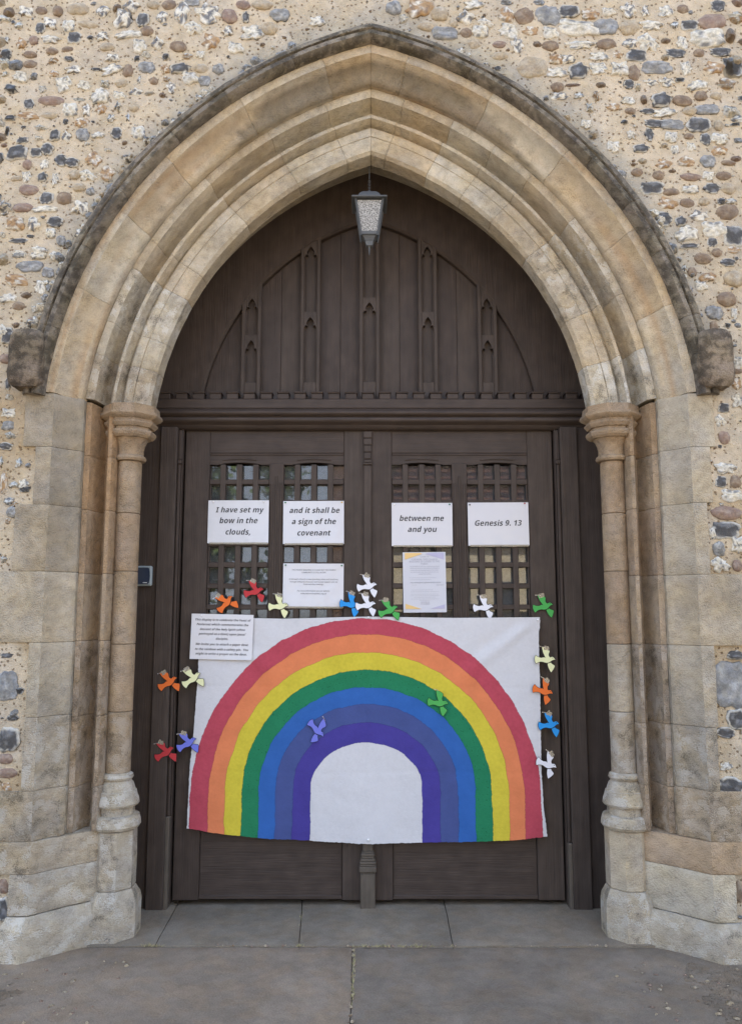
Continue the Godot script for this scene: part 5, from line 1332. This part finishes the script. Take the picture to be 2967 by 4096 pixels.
# ------------------------------------------------------------------ what the door glass mirrors, across the lane
func across_the_lane() -> void:
	var h := thing("timber_cottage", "cream timber-framed cottage with a tiled roof, mirrored in the right door glass", "house", Vector3(0, 0, 10.0))
	box_part(Vector3(0.30, -0.1, 0.0), Vector3(6.4, 3.05, 4.2), 0.01, "wall", M.cream, h)
	rng.seed = 3
	for x in [0.62, 1.10, 1.72, 2.25, 2.86, 3.4, 3.9]:
		box_part(Vector3(x, 0.0, -0.04), Vector3(x + 0.10, 3.0, 0.02), 0.01, "timber", M.black_timber, h)
	for y in [1.28, 2.86]: box_part(Vector3(0.30, y, -0.03), Vector3(6.4, y + 0.13, 0.02), 0.01, "timber", M.black_timber, h)
	for x in [1.33, 2.42]:
		box_part(Vector3(x - 0.02, 1.45, -0.035), Vector3(x + 0.2, 1.95, -0.005), 0.01, "window", M.dark_window, h)
	var rf := Tris.new()
	for k in 17:
		var y := 2.95 + k * 0.16; var z := -0.35 + k * 0.15
		rf.box(Vector3(0.28, y - 0.06, z + 0.07), Vector3(6.6, y + 0.10, z + 0.26))
		for q in 32: rf.box(Vector3(0.28 + q * 0.2, y + 0.055 + 0.012 * fine.get_noise_2d(q * 2.3, k * 5.0), z - 0.02), Vector3(0.475 + q * 0.2, y + 0.10 + 0.012 * fine.get_noise_2d(q * 2.3, k * 5.0), z + 0.24), 0.008)
	put(rf.mesh(), "roof", M.roof_tile, h)
	var gab := Tris.new(); plate(gab, [Vector2(2.75, 3.0), Vector2(5.2, 3.0), Vector2(5.2, 6.1), Vector2(4.4, 6.1)], -0.6, -0.5)
	put(gab.mesh(), "gable", M.cream, h)
	var b := thing("brick_chimney", "tall brown brick chimney wall, mirrored at the edge of the left door glass", "chimney", Vector3(-0.2, 0, 9.7))
	box_part(Vector3(-0.50, -0.1, 0.02), Vector3(0.46, 6.4, 0.95), 0.0, "core", M.brick_joint, b)
	var bt := Tris.new()
	for row in 80:
		for k in 5:
			var x := -0.52 + k * 0.225 - (0.11 if row % 2 else 0.0)
			var xa := maxf(x, -0.515); var xb := minf(x + 0.215, 0.475)
			if xb - xa < 0.03: continue
			bt.box(Vector3(xa, row * 0.078, 0.0), Vector3(xb, row * 0.078 + 0.066, 0.1))
	var bo := put(bt.mesh(), "bricks", M.brick, b); bo.set_meta("kind", "stuff")
	var tr := thing("leafy_tree", "leafy green tree across the lane, mirrored in the left door glass", "tree", Vector3(-3.3, 0, 10.6))
	var tt := Tris.new()
	for seg in [[Vector3(0, -0.1, 0), Vector3(0.05, 1.9, 0), 0.17, 0.13], [Vector3(0.05, 1.9, 0), Vector3(-0.6, 3.4, 0.2), 0.09, 0.04], [Vector3(0.05, 1.9, 0), Vector3(0.7, 3.3, -0.2), 0.09, 0.04], [Vector3(0.05, 1.9, 0), Vector3(0.1, 4.2, 0.1), 0.1, 0.03]]:
		var l0 := []; var l1 := []; var fl := []
		for k in 8:
			var d := Vector3(cos(TAU * k / 8), 0, sin(TAU * k / 8))
			l0.append(seg[0] + d * seg[2]); l1.append(seg[1] + d * seg[3]); fl.append(Vector2(d.x, d.z))
		skin(tt, [l0, l1], [], fl)
	put(tt.mesh(), "trunk", M.black_timber, tr)
	var lf := SurfaceTool.new(); lf.begin(Mesh.PRIMITIVE_TRIANGLES)
	rng.seed = 61
	var clumps := []
	for k in 26: clumps.append([Vector3(rng.randfn(0, 0.85), 3.2 + rng.randfn(0, 0.75), rng.randfn(0, 0.7)), rng.randf_range(0.25, 0.5)])
	for k in 7000:
		var c: Array = clumps[rng.randi() % clumps.size()]
		var p: Vector3 = c[0] + Vector3(rng.randfn(), rng.randfn(), rng.randfn()) * c[1] * 0.55
		var bb := Basis.from_euler(Vector3(rng.randf() * TAU, rng.randf() * TAU, rng.randf() * TAU))
		var s := rng.randf_range(0.03, 0.06)
		var col := Color(0.07, 0.13, 0.035).lerp(Color(0.11, 0.17, 0.04), rng.randf())
		for q in [Vector3(-s, 0, 0), Vector3(0, s * 1.7, 0), Vector3(s, 0, 0), Vector3(s, 0, 0), Vector3(0, -s * 1.7, 0), Vector3(-s, 0, 0)]:
			lf.set_color(col); lf.set_normal(bb.z); lf.add_vertex(p + bb * q)
	var lm := mat(Color(1, 1, 1), 0.6); lm.vertex_color_use_as_albedo = true; lm.cull_mode = BaseMaterial3D.CULL_DISABLED
	lm.backlight_enabled = true; lm.backlight = Color(0.25, 0.3, 0.08)
	put(lf.commit(), "crown", lm, tr)

# ------------------------------------------------------------------ colours of the small things
func small_materials() -> void:
	M.glass = mat(Color(0.9, 0.95, 1.0), 0.015, 0.5)
	M.glass.transparency = BaseMaterial3D.TRANSPARENCY_ALPHA
	M.glass.albedo_color.a = 0.04
	M.laminate = mat(Color(0.60, 0.60, 0.63), 0.16, 0.5)
	M.laminate.heightmap_enabled = false
	M.paper = mat(Color(0.56, 0.56, 0.60), 0.8, 0.3)
	for c in {"white": Color(0.85, 0.85, 0.85), "green": Color(0.02, 0.16, 0.07), "yellow": Color(0.6, 0.4, 0.05), "red": Color(0.4, 0.03, 0.04), "dark": Color(0.03, 0.04, 0.05)}.keys():
		M["pin_" + c] = mat({"white": Color(0.85, 0.85, 0.85), "green": Color(0.02, 0.16, 0.07), "yellow": Color(0.6, 0.4, 0.05), "red": Color(0.4, 0.03, 0.04), "dark": Color(0.03, 0.04, 0.05)}[c], 0.3, 0.5)
	var dc := {"orange": Color(0.72, 0.16, 0.035), "red": Color(0.47, 0.045, 0.05), "cream": Color(0.72, 0.72, 0.42), "blue": Color(0.03, 0.27, 0.66), "white": Color(0.70, 0.70, 0.74), "green": Color(0.075, 0.36, 0.085), "violet": Color(0.16, 0.18, 0.60)}
	for c in dc: M["dove_" + c] = mat(dc[c], 0.75, 0.3)
	M.black_card = mat(Color(0.012, 0.012, 0.014), 0.8, 0.3)
	M.tape = mat(Color(0.42, 0.37, 0.28), 0.25, 0.5)
	M.tape.transparency = BaseMaterial3D.TRANSPARENCY_ALPHA; M.tape.albedo_color.a = 0.45
	M.steel = mat(Color(0.55, 0.55, 0.56), 0.35, 0.5); M.steel.metallic = 0.9
	M.iron = mat(Color(0.085, 0.092, 0.10), 0.6, 0.5)
	M.bulb = mat(Color(0.62, 0.48, 0.30), 0.3, 0.5)
	M.housing = mat(Color(0.28, 0.32, 0.33), 0.45, 0.4)
	M.reader = mat(Color(0.035, 0.045, 0.07), 0.15, 0.5)
	M.print_yellow = mat(Color(0.72, 0.50, 0.22), 0.8, 0.3)
	M.print_lilac = mat(Color(0.44, 0.42, 0.56), 0.8, 0.3)
	M.cream = mat(Color(0.68, 0.62, 0.48), 0.9)
	M.black_timber = mat(Color(0.05, 0.045, 0.04), 0.8)
	M.dark_window = mat(Color(0.03, 0.035, 0.04), 0.1, 0.5)
	M.roof_tile = mat(Color(0.21, 0.105, 0.07), 0.9)
	M.brick = mat(Color(0.17, 0.10, 0.07), 0.9)
	M.brick_joint = mat(Color(0.42, 0.38, 0.31), 0.95)
	# rippled lantern glass: opaque pale grey mottle with darker runs
	var n := 256
	var r1 := nz(n, 71, 0.05, 2); var r2 := nz(n, 72, 0.09, 2)
	var d := PackedByteArray(); d.resize(n * n * 3)
	for i in n * n:
		var k := 1.0 - smoothstep(0.02, 0.09, absf(r1[i] / 255.0 - 0.5)) * 1.0
		var q := smoothstep(0.38, 0.52, r2[i] / 255.0)
		var v := lerpf(0.42, 0.17, maxf(k * 0.9, 1.0 - q))
		d[i * 3] = to_byte(v); d[i * 3 + 1] = to_byte(v); d[i * 3 + 2] = to_byte(v * 0.97)
	M.ripple = tri_mat(pic(n, d), null, 0.0, Vector3(4.5, 4.5, 4.5), 0.12, false)

func _ready() -> void:
	# camera
	var cam := Camera3D.new()
	cam.name = "camera"
	add_child(cam)
	cam.position = Vector3(0, 1.37, 3.36)
	cam.rotation_degrees = Vector3(7.35, 0, 0)
	cam.fov = 65.98
	cam.near = 0.05; cam.far = 300.0
	cam.current = true
	# sky and exposure
	var e := Environment.new()
	e.background_mode = Environment.BG_SKY
	var sm := ProceduralSkyMaterial.new()
	sm.sky_top_color = Color(0.57, 0.635, 0.745); sm.sky_horizon_color = Color(0.77, 0.81, 0.865); sm.sky_curve = 0.2
	sm.ground_bottom_color = Color(0.35, 0.32, 0.28); sm.ground_horizon_color = Color(0.6, 0.6, 0.58)
	sm.sun_angle_max = 1.0
	var sky := Sky.new(); sky.sky_material = sm
	e.sky = sky
	e.tonemap_mode = Environment.TONE_MAPPER_LINEAR
	e.tonemap_exposure = 4.4
	e.sdfgi_enabled = true; e.ssao_enabled = true; e.ssil_enabled = true
	var we := WorldEnvironment.new(); we.name = "environment"; we.environment = e
	add_child(we)
	# the sun stands high behind the church and a little to the left: the whole front lies in its shade
	var sun := DirectionalLight3D.new()
	sun.name = "sun"
	add_child(sun)
	sun.light_energy = 1.6
	sun.light_color = Color(1.0, 0.95, 0.86)
	sun.light_angular_distance = 0.5
	sun.shadow_enabled = true
	sun.look_at_from_position(Vector3(-1.2, 8.4, -5.4), Vector3.ZERO)

	rng.seed = 1
	noise.seed = 4; noise.frequency = 0.35; noise.fractal_octaves = 3
	fine.seed = 8; fine.frequency = 0.9; fine.fractal_octaves = 2
	textures()
	small_materials()
	ground()
	flint_wall()
	archway()
	oak_frame()
	door("left oak door of the pair, sky and tree mirrored in its lattice glass", -0.937, -0.030, [-0.814, -0.513, -0.439, -0.136], false)
	door("right oak door of the pair, house mirrored in its lattice glass", -0.026, 0.915, [0.104, 0.407, 0.483, 0.789], true)
	rainbow()
	notices()
	doves()
	lantern()
	entry_panel()
	across_the_lane()
